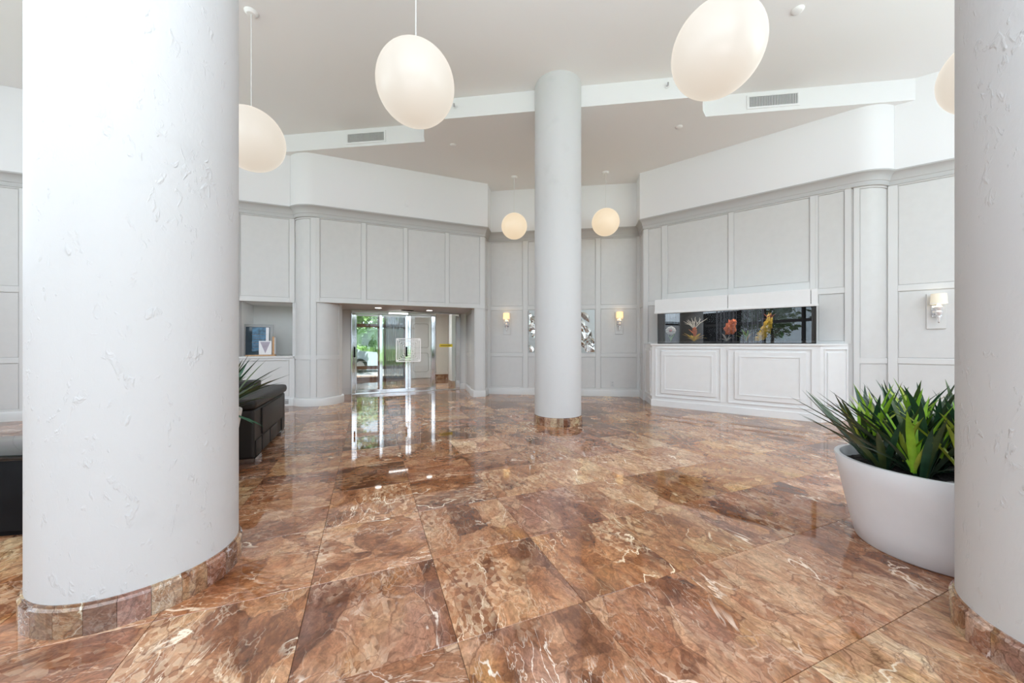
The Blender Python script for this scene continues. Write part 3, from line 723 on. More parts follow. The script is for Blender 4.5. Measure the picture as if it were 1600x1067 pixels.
def hedge(x, y, rz, L_, W_, H_, label, seed, m='foliage'):
    R = random.Random(seed); bm = bmesh.new()
    for k in range(int(1500*L_/10)):
        p = Vector((R.uniform(-L_/2, L_/2), R.uniform(-W_/2, W_/2), H_*R.random()**.6)); s = R.uniform(.06, .13)
        a = Vector((R.gauss(0, 1), R.gauss(0, 1), R.gauss(0, 1))).normalized()*s; b = a.orthogonal().normalized()*s*.6
        bm.faces.new([bm.verts.new(p+q) for q in (-a, b, a, -b)])
    bx(bm, -L_/2+.1, L_/2-.1, -W_/2+.12, W_/2-.12, 0, H_-.1)
    tag(finish(bm, 'hedge', m, frame(x, y, -.16, rz)), label, 'hedge')
# at the entrance
hx, hy = UV(.5, 22.4); hedge(hx, hy, A0, 14, .9, 1.35, 'clipped green hedge beyond the pale car outside the entrance', 5)
hx, hy = UV(.0, 24.3); hedge(hx, hy, A0, 9, .8, 2.5, 'taller dark hedge behind the clipped hedge outside the entrance', 6, 'foliage2')
tree(*UV(-.35, 26.9), 4.4, 1.7, 'foliage', 'tall bright green tree behind the hedge, left in the entrance glass', seed=11)
tree(*UV(3.6, 27.2), 5.0, 1.8, 'foliage2', 'darker green tree behind the hedge, right in the entrance glass', seed=12)
tree(*UV(-1.1, 16.2), 4.6, 1.6, 'foliage', 'slim tree whose low leaves hang over the top of the entrance glass', seed=13, trunk=.05)
def car(mw, label):
    t_ = thing('car', label, 'car', mw)
    bm = bmesh.new()
    prof = [(-2.2, .35), (-2.25, .75), (-1.95, .92), (-1.25, .98), (-.55, 1.40), (.75, 1.42), (1.45, 1.02), (2.15, .95), (2.25, .6), (2.2, .32)]
    V = [[bm.verts.new((x, s*(.88 if z < 1.05 else .68), z)) for x, z in prof] for s in (-1, 1)]
    k = len(prof)
    for i in range(k): bm.faces.new((V[0][i], V[0][(i+1) % k], V[1][(i+1) % k], V[1][i]))
    bm.faces.new(V[0]); bm.faces.new(V[1][::-1]); bmesh.ops.triangulate(bm, faces=[f for f in bm.faces if len(f.verts) > 4])
    finish(bm, 'body', 'carwhite', mw, t_, True)
    for s in (-1, 1):
        bm = bmesh.new()
        q = [bm.verts.new(c) for c in ((-1.05, s*.875, 1.04), (1.25, s*.875, 1.04), (.72, s*.70, 1.37), (-.52, s*.70, 1.37))]; q2 = [bm.verts.new(v.co+Vector((0, s*.02, .004))) for v in q]
        bm.faces.new(q2); [bm.faces.new((q[a], q[(a+1) % 4], q2[(a+1) % 4], q2[a])) for a in range(4)]
        finish(bm, 'side_window', 'carglass', mw, t_)
    for x in (-1.4, 1.4):
        for s in (-1, 1):
            bm = bmesh.new(); tube(bm, [(x, s*.72, .33), (x, s*.92, .33)], .33, 22); wh = finish(bm, 'wheel', 'rubber', mw, t_)
            bm = bmesh.new(); tube(bm, [(x, s*.90, .33), (x, s*.935, .33)], .20, 16); finish(bm, 'hub_cap', 'alu', mw, wh)
cxy = UV(-1.75, 19.0); car(frame(cxy[0], cxy[1], -.06, A0), 'pale car parked outside the glass entrance doors')
# behind the camera, seen in the aquarium glass
for k, (x, y, hh, r, m_, lab) in enumerate([
        (-.9, -8.4, 4.4, 1.3, 'foliage', 'first garden tree from the camera outside the window wall'),
        (-3.9, -9.0, 4.7, 1.3, 'foliage2', 'second garden tree outside the window wall, dark crown'),
        (-6.9, -8.4, 4.0, 1.3, 'foliage', 'third garden tree outside the window wall, bright crown'),
        (-10.0, -9.0, 4.5, 1.4, 'foliage2', 'fourth garden tree outside the window wall, dark crown'),
        (2.4, -9.0, 4.6, 1.4, 'foliage', 'garden tree outside the right end of the window wall')]):
    tree(x, y, hh, r, m_, lab, seed=30+k, trunk=.13)
hedge(-3.5, -11.4, 0, 16, .9, 1.3, 'long hedge across the garden outside the window wall', 77)
for k, (xa, xb) in enumerate([(-11.6, -9.9), (-9.5, -8.9), (-7.2, -5.8), (-5.5, -4.2)]):
    bm = bmesh.new()
    for q in range(int((xb-xa)/.075)):
        x = xa+.075*q; yv = YW+.35+.03*sin(q*1.7); bx(bm, x, x+.034+.012*sin(q*2.3), yv, yv+.004, .03, 5.3)
    bx(bm, xa, xb, YW+.33, YW+.37, 5.3, 5.36)
    o = finish(bm, 'sheer_curtain', 'sheer')
    tag(o, ['sheer curtain at the far left end of the window wall', 'narrow sheer curtain, second from the left of the window wall', 'sheer curtain, third from the left of the window wall', 'sheer curtain of the window wall nearest to the camera'][k], 'curtain')

# ------------------------------------------------------------------ columns with marble skirting
def column(x, y, r, label, m, a_off=0, cap=.013, nt=24):
    c = thing('column', label, 'column', frame(x, y), 'round columns' if False else None)
    bm = bmesh.new(); lathe(bm, [(r, .0), (r, .6), (r, 1.5), (r, 3.0), (r, Z_HI)], 128)
    finish(bm, 'shaft', m, frame(x, y), c, True)
    hb = .139
    for k in range(nt):
        a = a_off+2*pi*k/nt; b = a+2*pi/nt-.0035
        bm = bmesh.new(); sg = 4
        P = [(r-.01, 0), (r+.018, 0), (r+.018, hb-.022), (r+.008, hb-.012), (r+.008, hb), (r-.01, hb)]
        ring = [[bm.verts.new((rr*cos(a+(b-a)*q/sg), rr*sin(a+(b-a)*q/sg), z)) for rr, z in P] for q in range(sg+1)]
        for q in range(sg):
            for e in range(1, 5): bm.faces.new((ring[q][e], ring[q+1][e], ring[q+1][e+1], ring[q][e+1]))
        bm.faces.new(ring[0]); bm.faces.new(ring[-1][::-1])
        o = finish(bm, 'skirting_tile', 'ring', frame(x, y), c)
        gg = rt.uniform(.28, .52); o.color = (gg, gg*rt.uniform(1.0, 1.16), gg*rt.uniform(1.05, 1.35), 1)
    return c
column(-2.039, 1.990, .408, 'huge white stucco column at the left edge, marble skirting fully in view', 'stucco', .05)
column(.762, 5.93, .383, 'slim white column in the middle of the lobby floor', 'smooth', .1)
column(2.384, 1.398, .407, 'white stucco column cut off by the right edge beside the round planter', 'stucco', .37)

# ------------------------------------------------------------------ globe pendants
def pendant(x, y, z, r, ztop, label, m, group=None):
    t_ = thing('globe_pendant', label, 'pendant lamp', frame(x, y, ztop), group)
    bm = bmesh.new(); prof = [(r*sin(pi*k/40), -r*cos(pi*k/40)) for k in range(41)]; lathe(bm, prof, 64)
    finish(bm, 'globe', m, frame(x, y, z), t_, True, sharp=80)
    bm = bmesh.new(); tube(bm, [(0, 0, 0), (0, 0, ztop-z-r+.004)], .006, 8); finish(bm, 'cord', 'cord', frame(x, y, z+r-.004), t_)
    bm = bmesh.new(); lathe(bm, [(0, -.035), (.05, -.035), (.075, -.012), (.078, 0), (0, 0)], 28); finish(bm, 'canopy', 'ceil', frame(x, y, ztop), t_, True)
    bm = bmesh.new(); lathe(bm, [(0, .02), (.028, .02), (.034, 0), (0, 0)], 20); finish(bm, 'cap', 'cord', frame(x, y, z+r-.003), t_, True)
RG = .382
pendant(-.965, 3.577, 3.896, RG, Z_HI, 'large glowing globe pendant left of centre, its cord leaving the frame', 'globe')
pendant(1.857, 3.226, 3.954, RG, Z_HI, 'large glowing globe pendant cut by the top edge, right of the middle column', 'globe')
pendant(-3.350, 4.580, 3.920, RG, Z_HI, 'large glowing globe pendant half hidden by the left column', 'globe')
pendant(4.62, 3.40, 3.920, RG, Z_HI, 'large glowing globe pendant half hidden by the right column', 'globe')
pendant(.052, 8.36, 4.055, .300, Z_LO, 'small warm globe pendant left of the middle column', 'globe_far')
pendant(2.135, 8.13, 4.07, .308, Z_LO, 'small warm globe pendant right of the middle column', 'globe_far')

# ------------------------------------------------------------------ ceiling details
WO1 = Wall((-6.5, yo(-6.5)), (4.8, -.127*4.8)); WO2 = Wall((3.33, yr(3.33)), (1, -.135)); WM_ = Wall((-1.54, ym(-1.54)), (1, -.135))
def vent(W, px0, px1, z0, z1, label):
    a, b = W.t(px0), W.t(px1); tc = (a+b)/2; hw_ = (b-a)/2
    t_ = thing('air_vent', label, 'air vent', W.mw(tc, z0), 'supply vents in the white fascia')
    mw = W.mw(tc, z0); H = z1-z0
    bm = bmesh.new(); e = .032
    bx(bm, -hw_-e, hw_+e, -.014, 0, -e, 0); bx(bm, -hw_-e, hw_+e, -.014, 0, H, H+e); bx(bm, -hw_-e, -hw_, -.014, 0, 0, H); bx(bm, hw_, hw_+e, -.014, 0, 0, H)
    finish(bm, 'frame', 'white', mw, t_)
    bm = bmesh.new(); bx(bm, -hw_, hw_, -.002, .0, 0, H); finish(bm, 'backing', 'dark', mw, t_)
    n_ = 30
    for k in range(n_):
        x = -hw_+(k+.5)*2*hw_/n_; bm = bmesh.new(); bx(bm, x-.0075, x+.0075, -.013, -.002, 0, H); finish(bm, 'slat', 'grille', mw, t_)
vent(WO1, 543.5, 600.5, 5.295, 5.46, 'white framed air vent high on the fascia left of the middle column')
vent(WO2, 1170, 1246, 5.305, 5.475, 'white framed air vent high on the fascia right of the middle column')
def sprinkler(W, px, z, label):
    t_ = W.t(px); x, y = W.at(t_)
    e = thing('sprinkler', label, 'sprinkler', frame(x, y, z, W.a), None); mw = frame(x, y, z, W.a)
    bm = bmesh.new(); tube(bm, [(0, 0, 0), (0, -.008, 0)], .035, 18); finish(bm, 'escutcheon', 'white', mw, e)
    bm = bmesh.new(); tube(bm, [(0, -.008, 0), (0, -.06, 0)], .010, 8); tube(bm, [(0, -.06, -.03), (0, -.065, .018)], .014, 8); finish(bm, 'head', 'steel', mw, e)
sprinkler(WM_, 711, 5.40, 'small sprinkler on the fascia beside the left large globe')
sprinkler(WM_, 1042, 5.42, 'small sprinkler on the fascia beside the right large globe')
def disc(name, x, y, z, r, label, cat, h_=.03):
    bm = bmesh.new(); lathe(bm, [(0, -h_), (r*.55, -h_), (r*.8, -h_*.8), (r, -h_*.2), (r, 0), (0, 0)], 28)
    tag(finish(bm, name, 'ceil', frame(x, y, z), smooth=True), label, cat)
disc('smoke_detector', 3.647, 4.55, Z_HI, .07, 'round detector on the high ceiling right of the large globe', 'detector')
disc('smoke_detector', 4.28, 4.27, Z_HI, .07, 'round detector at the top edge of the high ceiling', 'detector')
disc('smoke_detector', -1.159, 7.014, Z_LO, .06, 'small round detector on the lowered ceiling, left part', 'detector', .02)
disc('smoke_detector', 3.010, 6.424, Z_LO, .06, 'small round detector on the lowered ceiling, right part', 'detector', .02)
for (u, v, lab) in ((.23, 9.18, 'left round downlight in the entrance soffit'), (1.48, 9.4, 'right round downlight in the entrance soffit')):
    x, y = UV(u, v); t_ = thing('downlight', lab, 'downlight', frame(x, y, Z_M0))
    bm = bmesh.new(); lathe(bm, [(.075, -.006), (.10, -.006), (.105, 0), (.075, 0)], 28); finish(bm, 'ring', 'white', frame(x, y, Z_M0), t_, True)
    bm = bmesh.new(); lathe(bm, [(0, -.004), (.077, -.004), (.077, 0), (0, 0)], 28); finish(bm, 'lens', 'lamp', frame(x, y, Z_M0), t_)
    ld = bpy.data.lights.new('downlight_lamp', 'SPOT'); ld.energy = 30; ld.spot_size = 2.2; ld.spot_blend = .6; ld.shadow_soft_size = .06; ld.color = (1, .95, .88)
    lo_ = bpy.data.objects.new('downlight_lamp', ld); link(lo_, frame(x, y, Z_M0-.02), t_)
x, y = UV(.95, 9.55); bm = bmesh.new(); bx(bm, -.15, .15, -.06, .06, -.012, 0); bx(bm, -.11, .11, -.035, .035, -.02, -.012); bevel(bm, .002, 1)
tag(finish(bm, 'slot_diffuser', 'black', frame(x, y, Z_M0, A0)), 'black slot diffuser between the two entrance downlights', 'air vent')
bm = bmesh.new(); bx(bm, -.045, .045, -.012, 0, -.06, .06); bx(bm, -.03, .03, -.018, -.012, -.045, .01); bevel(bm, .003, 1)
tag(finish(bm, 'strobe_plate', 'white', WE.mw(WE.t(636, .10), 4.44, .10)), 'white rectangular alarm plate on the upper wall above the entrance', 'alarm')
bm = bmesh.new(); bx(bm, -.045, .045, -.008, 0, -.065, .065); bevel(bm, .003, 1)
tb = WB.t(957, .01)
ol = tag(finish(bm, 'power_outlet', 'grille', WB.mw(tb, .31, .009)), 'grey power outlet low on the back wall right of the column', 'outlet')
for dz in (-.03, .03):
    bm = bmesh.new(); bx(bm, -.018, .018, -.012, -.008, dz-.016, dz+.016); finish(bm, 'socket', 'crown', WB.mw(tb, .31, .009), ol)
bm = bmesh.new(); bx(bm, -.28, .28, -.012, 0, 0, .12); bevel(bm, .003, 1)
gr = tag(finish(bm, 'floor_grille', 'grille', WL.mw(-1.80, .03, .022)), 'grey grille at floor level under the niche beside the sofa', 'air vent')
for k in range(5):
    bm = bmesh.new(); bx(bm, -.26, .26, -.018, -.012, .015+k*.02, .024+k*.02); finish(bm, 'slat', 'steel', WL.mw(-1.80, .03, .022), gr)

# ------------------------------------------------------------------ wall sconces
def sconce(W, px, label, far):
    t0 = W.t(px); Wd = .095 if far else .105; zb = 1.535; n0 = .008
    mw = W.mw(t0, zb, n0); t_ = thing('wall_sconce', label, 'wall lamp', mw)
    bm = bmesh.new(); bx(bm, -Wd, Wd, -.022, 0, 0, .56); bevel(bm, .004, 1); finish(bm, 'backboard', 'trim', mw, t_)
    bm = bmesh.new(); bx(bm, -.055, .055, -.040, -.022, .19, .36); bevel(bm, .006, 2); finish(bm, 'backplate', 'chrome', mw, t_)
    bm = bmesh.new(); tube(bm, [(0, -.04, .25), (0, -.08, .24), (0, -.115, .255), (0, -.125, .30)], .013, 10); tube(bm, [(-.03, -.04, .21), (0, -.12, .24)], .009, 8); tube(bm, [(.03, -.04, .33), (0, -.12, .27)], .009, 8)
    finish(bm, 'arm', 'chrome', mw, t_, True)
    bm = bmesh.new(); lathe(bm, [(0, .10), (.012, .11), (.016, .15), (.026, .18), (.018, .20), (.040, .235), (.048, .26), (.030, .285), (.042, .31), (.050, .335), (.028, .365), (.016, .39), (0, .39)], 10)
    bmesh.ops.translate(bm, vec=(0, -.125, 0), verts=bm.verts); finish(bm, 'crystal_stem', 'crystal', mw, t_)
    bm = bmesh.new(); lathe(bm, [(0, .085), (.010, .09), (.012, .10), (0, .112)], 10); bmesh.ops.translate(bm, vec=(0, -.125, 0), verts=bm.verts); finish(bm, 'finial', 'chrome', mw, t_)
    r0, r1 = (.085, .078) if far else (.092, .082)
    bm = bmesh.new(); lathe(bm, [(r0-.003, .385), (r0, .385), (r1, .545), (r1-.003, .545), (r0-.003, .385)], 32)
    bmesh.ops.translate(bm, vec=(0, -.125, 0), verts=bm.verts); sh = finish(bm, 'lamp_shade', 'shade_far' if far else 'shade', mw, t_, True)
    bm = bmesh.new(); lathe(bm, [(r0, .383), (r0+.003, .383), (r0+.002, .395), (r0, .395), (r0, .383)], 32); bmesh.ops.translate(bm, vec=(0, -.125, 0), verts=bm.verts); finish(bm, 'trim_band', 'paper', mw, sh, True)
    bm = bmesh.new(); lathe(bm, [(0, .41), (.02, .42), (.026, .45), (.015, .49), (0, .50)], 14); bmesh.ops.translate(bm, vec=(0, -.125, 0), verts=bm.verts); finish(bm, 'bulb', 'lamp', mw, t_, True)
sconce(WB, 792.3, 'crystal wall lamp with amber shade on the back wall left of the column', True)
sconce(WB, 967, 'crystal wall lamp with amber shade on the back wall right of the column', True)
sconce(WC, 1462, 'crystal wall lamp with cream shade above the planter on the right', False)

# ------------------------------------------------------------------ embossed silver panels behind the middle column
def artpanel(a, b, label, seed):
    R = random.Random(seed); tc = (a+b)/2; hw_ = (b-a)/2; z0, z1 = Z_C1+.02, Z_M0-.02; mw = WB.mw(tc, z0, .009); H = z1-z0
    t_ = thing('metal_relief_panel', label, 'wall art', mw)
    bm = bmesh.new(); bx(bm, -hw_, hw_, -.006, 0, 0, H); finish(bm, 'backing', 'silverd', mw, t_)
    for k in range(24):
        # curved blade facets crossing the panel
        x0_, z0_ = R.uniform(-hw_, hw_), R.uniform(.1, H-.1); an = R.uniform(.3, 2.4); L_ = R.uniform(.25, .5); wd = R.uniform(.08, .17)
        bm = bmesh.new(); A_, B_ = [], []
        for q in range(9):
            s = q/8; px_ = x0_+cos(an+s*.6)*L_*(s-.5); pz = z0_+sin(an+s*.6)*L_*(s-.5); ww = wd*sin(pi*min(max(s, .04), .96))
            nx, nz = -sin(an+s*.6), cos(an+s*.6)
            f_ = lambda x, z: (min(max(x, -hw_+.012), hw_-.012), min(max(z, .012), H-.012))
            l, m_, r_ = f_(px_+nx*ww, pz+nz*ww), f_(px_, pz), f_(px_-nx*ww*.6, pz-nz*ww*.6)
            A_.append([bm.verts.new((l[0], -.008, l[1])), bm.verts.new((m_[0], -.034, m_[1])), bm.verts.new((r_[0], -.008, r_[1]))])
        for q in range(8):
            for e in (0, 1): bm.faces.new((A_[q][e], A_[q+1][e], A_[q+1][e+1], A_[q][e+1]))
        finish(bm, 'relief_blade', 'silver', mw, t_)
artpanel(bb[1][0]+.02, WB.t(873)-.02, 'embossed silver relief panel on the back wall, left half behind the column', 3)
artpanel(WB.t(881)+.02, bb[1][1]-.02, 'embossed silver relief panel on the back wall, right of the column', 8)

# ------------------------------------------------------------------ aquarium cabinet, tank and hood
WK = Wall((2.943, 7.503), (.7965, -.6046)); KL = 2.69; ZK = 1.300
cab = thing('aquarium_cabinet', 'wide white panelled cabinet under the aquarium on the right wall', 'cabinet', WK.mw(KL/2))
kl_back, kr_back = WR.at(.04, .022), WR.at(t(1325.5), .022)
def prism(pts, z0, z1, name, m, par, bev=0):
    bm = bmesh.new(); a = [bm.verts.new((x, y, z0)) for x, y in pts]; b = [bm.verts.new((x, y, z1)) for x, y in pts]
    bm.faces.new(a[::-1]); bm.faces.new(b); k = len(pts)
    for i in range(k): bm.faces.new((a[i], a[(i+1) % k], b[(i+1) % k], b[i]))
    if bev: bevel(bm, bev, 2)
    return finish(bm, name, m, None, par)
foot = [kl_back, WK.at(0), WK.at(KL), kr_back]
body = prism(foot, 0, ZK-.035, 'body', 'desk', cab)
ofs = offset(foot, .028)
prism([kl_back, ofs[1], ofs[2], kr_back], ZK-.035, ZK, 'countertop', 'desk', cab, .004)
of2 = offset(foot, .018); prism([kl_back, of2[1], of2[2], kr_back], 0, .13, 'plinth', 'desk', cab, .003)
def molding(W, a, b, z0, z1, wd, n0, n1, par, nm='moulding'):
    tc = (a+b)/2; hw_ = (b-a)/2; bm = bmesh.new()
    bx(bm, -hw_, hw_, -n1, -n0, z0, z0+wd); bx(bm, -hw_, hw_, -n1, -n0, z1-wd, z1)
    bx(bm, -hw_, -hw_+wd, -n1, -n0, z0+wd, z1-wd); bx(bm, hw_-wd, hw_, -n1, -n0, z0+wd, z1-wd)
    return finish(bm, nm, 'desk', W.mw(tc), par)
kt = WK.t
for pa, pb, ia, ib in ((1024, 1127, 1033, 1119.5), (1137.5, 1270, 1147.5, 1259.5)):
    a, b = kt(pa), kt(pb); c, d = kt(ia), kt(ib)
    # frame around the bay, then the raised field
    fr = molding(WK, a, b, .20, ZK-.085, .016, -.001, .020, cab)
    pn = WK.box('panel', c, d, -.001, .026, .275, ZK-.15, 'desk', cab, bev=.005)
    molding(WK, c+.07, d-.07, .36, ZK-.23, .014, .025, .036, pn)
sk = Wall(WK.at(KL), (kr_back[0]-WK.at(KL)[0], kr_back[1]-WK.at(KL)[1])); sl = hypot(kr_back[0]-WK.at(KL)[0], kr_back[1]-WK.at(KL)[1])
molding(sk, .07, sl-.05, .20, ZK-.085, .014, -.001, .020, cab); sk.box('panel', .14, sl-.13, -.001, .022, .275, ZK-.15, 'desk', cab, bev=.005)
sk2 = Wall(kl_back, (WK.at(0)[0]-kl_back[0], WK.at(0)[1]-kl_back[1])); sl2 = hypot(WK.at(0)[0]-kl_back[0], WK.at(0)[1]-kl_back[1])
molding(sk2, .06, sl2-.06, .20, ZK-.085, .014, -.001, .020, cab); sk2.box('panel', .14, sl2-.15, -.001, .022, .275, ZK-.15, 'desk', cab, bev=.005)
# tank
ta, tb_ = kt(1027.5, -.05), kt(1275.5, -.05); ztop = 1.975
tank = thing('aquarium', 'long dark glass aquarium set on the white cabinet', 'aquarium', WK.mw((ta+tb_)/2, ZK, -.30))
TW = (tb_-ta)/2; mt = WK.mw((ta+tb_)/2, ZK, -.05)
def tp(name, x0, x1, y0, y1, z0, z1, m): bm = bmesh.new(); bx(bm, x0, x1, y0, y1, z0, z1); return finish(bm, name, m, mt, tank)
DEP = .42
tp('front_glass', -TW, TW, -.006, .006, .012, ztop-ZK, 'tankglass'); tp('back_panel', -TW, TW, DEP, DEP+.012, .0, ztop-ZK, 'black')
tp('side_panel', -TW-.0, -TW+.012, .007, DEP, .012, ztop-ZK, 'black'); tp('side_panel', TW-.012, TW, .007, DEP, .012, ztop-ZK, 'black')
tp('bottom', -TW, TW, -.006, DEP, .0, .012, 'black'); tp('gravel', -TW+.013, TW-.013, .01, DEP-.005, .013, .05, 'grit'); tp('top_frame', -TW, TW, .0, DEP, ztop-ZK, ztop-ZK+.02, 'black')
# hood
ha, hb_ = kt(1023), kt(1277.7); hood = thing('aquarium_hood', 'white boxed canopy over the aquarium front', 'canopy', WK.mw((ha+hb_)/2, 1.945))
def hp(name, a, b, n0, n1, z0, z1, m='desk', bev=.003): return WK.box(name, a, b, n0, n1, z0, z1, m, hood, bev=bev)
hp('board', ha, kt(1137)-.004, -.022, 0, 1.945, 2.215); hp('board', kt(1137)+.004, kt(1267)-.004, -.022, 0, 1.945, 2.215); hp('board', kt(1267)+.004, hb_, -.022, .0, 1.945, 2.215)
hp('bottom_lip', ha-.01, hb_+.01, -.02, .012, 1.926, 1.965)
prism([WR.at(t(1023)+.1, .022), WK.at(ha, -.022), WK.at(hb_, -.022), WR.at(t(1277)-.02, .022)], 2.185, 2.213, 'top_board', 'desk', hood)
prism([WK.at(ha, -.022), WK.at(ha+.02, -.022), WR.at(t(1023)+.14, .022), WR.at(t(1023)+.12, .022)], 1.99, 2.185, 'side_board', 'desk', hood)
prism([WK.at(hb_-.02, -.022), WK.at(hb_, -.022), WR.at(t(1277)-.03, .022), WR.at(t(1277)-.05, .022)], 1.99, 2.185, 'side_board', 'desk', hood)
ld = bpy.data.lights.new('aquarium_fill', 'AREA'); ld.shape = 'RECTANGLE'; ld.size = 2*TW-.1; ld.size_y = .03; ld.energy = 5; ld.color = (1, .97, .9)  # added strip lamp behind the hood, brightens the corals
link(bpy.data.objects.new('aquarium_fill', ld), mt @ Matrix.Translation((0, .036, ztop-ZK-.006)), tank)
# decorations in the tank
def in_tank(px, dep, z=.05):
    return WK.mw(kt(px, -.05-dep), ZK+z, -.05-dep)
R = random.Random(4)
def blob(name, mw, par, m, r, sz=(1, 1, 1), c=(0, 0, 0), rough=.25, seed=1):
    rr = random.Random(seed); bm = bmesh.new(); bmesh.ops.create_icosphere(bm, subdivisions=3, radius=r)
    ph = [rr.uniform(0, 6) for _ in range(6)]
    for v in bm.verts:
        d = v.co.normalized(); k = 1+rough*(sin(d.x*7+ph[0])*sin(d.y*8+ph[1])*sin(d.z*7+ph[2])+.4*sin(d.x*17+ph[3])*sin(d.z*16+ph[4]))
        v.co = Vector((v.co.x*sz[0]*k+c[0], v.co.y*sz[1]*k+c[1], v.co.z*sz[2]*k+c[2]))
    return finish(bm, name, m, mw, par, True, sharp=70)
def fronds(name, mw, par, m, n_, h_, sp, w_, seed, c=(0, 0, 0)):
    rr = random.Random(seed); out = []
    for k in range(n_):
        a = rr.uniform(0, 2*pi); tl = rr.uniform(.1, sp); L_ = h_*rr.uniform(.7, 1.05); bm = bmesh.new(); rows_ = []
        for q in range(6):
            s = q/5; x = c[0]+sin(tl*(1+s))*L_*s*cos(a); y = c[1]+sin(tl*(1+s))*L_*s*sin(a)*.5; z = c[2]+cos(tl*(1+s*.6))*L_*s; ww = w_*(.35+1.3*s)*(1-s*s*.9)+.002
            rows_.append([bm.verts.new((x-ww*sin(a), y, z)), bm.verts.new((x, y-.012, z)), bm.verts.new((x+ww*sin(a)+.004, y+.006, z))])
        for q in range(5):
            for e in (0, 1): bm.faces.new((rows_[q][e], rows_[q+1][e], rows_[q+1][e+1], rows_[q][e+1]))
        out.append(finish(bm, name, m, mw, par, True))
    return out
mw = in_tank(1048, .12); c_ = thing('coral', 'beige flower shaped coral at the left end of the aquarium', 'coral', mw)
fronds('stalk', mw, c_, 'coralg', 4, .20, .3, .012, 1)
for k in range(9):
    a = k*2*pi/9; blob('petal', mw, c_, 'coralw', .032, (1.3, .6, 1.0), (.06*cos(a), 0, .22+.06*sin(a)), .2, k)
blob('centre', mw, c_, 'coralr', .03, (1, .8, 1), (0, -.02, .22), .2, 3)
mw = in_tank(1084, .14); c_ = thing('coral', 'yellow and orange coral with bare antler branches, second from the left', 'coral', mw)
fronds('frond', mw, c_, 'corally', 12, .26, .85, .035, 12)
fronds('orange_cup', mw, c_, 'orange', 6, .20, .45, .045, 6, (.02, -.02, .10))
for k in range(7):
    a = R.uniform(-.8, .8); L_ = R.uniform(.22, .34); bm = bmesh.new(); p0_ = Vector((.0, .05, .24)); p1_ = p0_+Vector((sin(a)*L_*.5, 0, cos(a)*L_*.5)); p2_ = p1_+Vector((sin(a*1.5)*L_*.5, 0, cos(a*1.5)*L_*.5)); p3_ = p1_+Vector((sin(a-.7)*L_*.35, .01, cos(a-.7)*L_*.35))
    tube(bm, [p0_, p1_, p2_], [.010, .008, .003], 6); tube(bm, [p1_, p3_], [.007, .003], 6); finish(bm, 'branch', 'coralw', mw, c_, True)
mw = in_tank(1141, .12); c_ = thing('coral', 'round bright orange coral on a pale clump in the middle of the aquarium', 'coral', mw)
blob('orange_head', mw, c_, 'orange', .095, (.95, .7, 1.25), (0, 0, .25), .5, 9); blob('orange_head', mw, c_, 'orange', .05, (1, .7, 1), (.05, -.03, .36), .5, 10)
fronds('pale_frond', mw, c_, 'coralw', 9, .17, .9, .028, 22, (-.06, 0, 0))
mw = in_tank(1166, .18); c_ = thing('sea_plant', 'green and yellow artificial sea plant right of the orange coral', 'plant', mw)
fronds('frond', mw, c_, 'coralg', 10, .24, .7, .014, 31); fronds('yellow_frond', mw, c_, 'corally', 5, .18, .6, .014, 32)
mw = in_tank(1197, .12); c_ = thing('coral', 'yellow coral with a dull red top, right of the sea plant', 'coral', mw)
for k in range(5): blob('lump', mw, c_, 'corally', .05+.008*k, (1.5-.25*k, .7, .8+.25*k), (.035*k-.09, 0, .05+.07*k), .5, 40+k)
fronds('red_frond', mw, c_, 'coralr', 8, .15, .8, .03, 51, (.05, 0, .36))
fronds('yellow_frond', mw, c_, 'corally', 8, .13, 1.2, .03, 52, (-.04, 0, .03))
mw = in_tank(1225, .18); c_ = thing('sea_plant', 'dark sea plant near the right end of the aquarium', 'plant', mw)
fronds('frond', mw, c_, 'leafd', 9, .20, .8, .016, 61)

# ------------------------------------------------------------------ planters
def leaf_mesh(name, L_, wd, bend, m, fold=.35):
    bm = bmesh.new(); rows_ = []; nseg = 6
    x = z = 0; a = 0
    for q in range(nseg+1):
        s = q/nseg
        ww = wd*(.55+1.0*s)*(1-s**2.2)+.0006 if s < 1 else .0006
        rows_.append([bm.verts.new((x, -ww, z)), bm.verts.new((x+ww*fold, 0, z)), bm.verts.new((x, ww, z))])
        a = bend*s; x += sin(a)*L_/nseg; z += cos(a)*L_/nseg
    for q in range(nseg):
        for e in (0, 1): bm.faces.new((rows_[q][e], rows_[q+1][e], rows_[q+1][e+1], rows_[q][e+1]))
    me = bpy.data.meshes.new(name); bm.to_mesh(me); bm.free(); me.materials.append(M[m])
    for p in me.polygons: p.use_smooth = True
    return me
LD = [leaf_mesh('leaf', 1, .040, b, m) for b, m in ((.25, 'leafd'), (.6, 'leafd'), (.15, 'leafm'), (.4, 'leafd'), (.35, 'leafo'))]
LLm = [leaf_mesh('leaf', 1, .072, b, m) for b, m in ((.35, 'leafl'), (.6, 'leafy'), (.2, 'leafl'))]
def add_leaf(par, mw0, me, x, y, z, tilt, az, L_, wsc=1):
    mw_ = mw0 @ Matrix.Translation((x, y, z)) @ Matrix.Rotation(az, 4, 'Z') @ Matrix.Rotation(tilt, 4, 'Y') @ Matrix.Diagonal((L_, L_*wsc, L_, 1))
    for q in (me.vertices[-2].co, me.vertices[len(me.vertices)//2].co):
        p = mw_ @ q
        if hypot(p.x-2.384, p.y-1.398) < .425 or hypot(p.x+2.039, p.y-1.99) < .425: return None
    o = bpy.data.objects.new('leaf', me)
    return link(o, mw_, par)
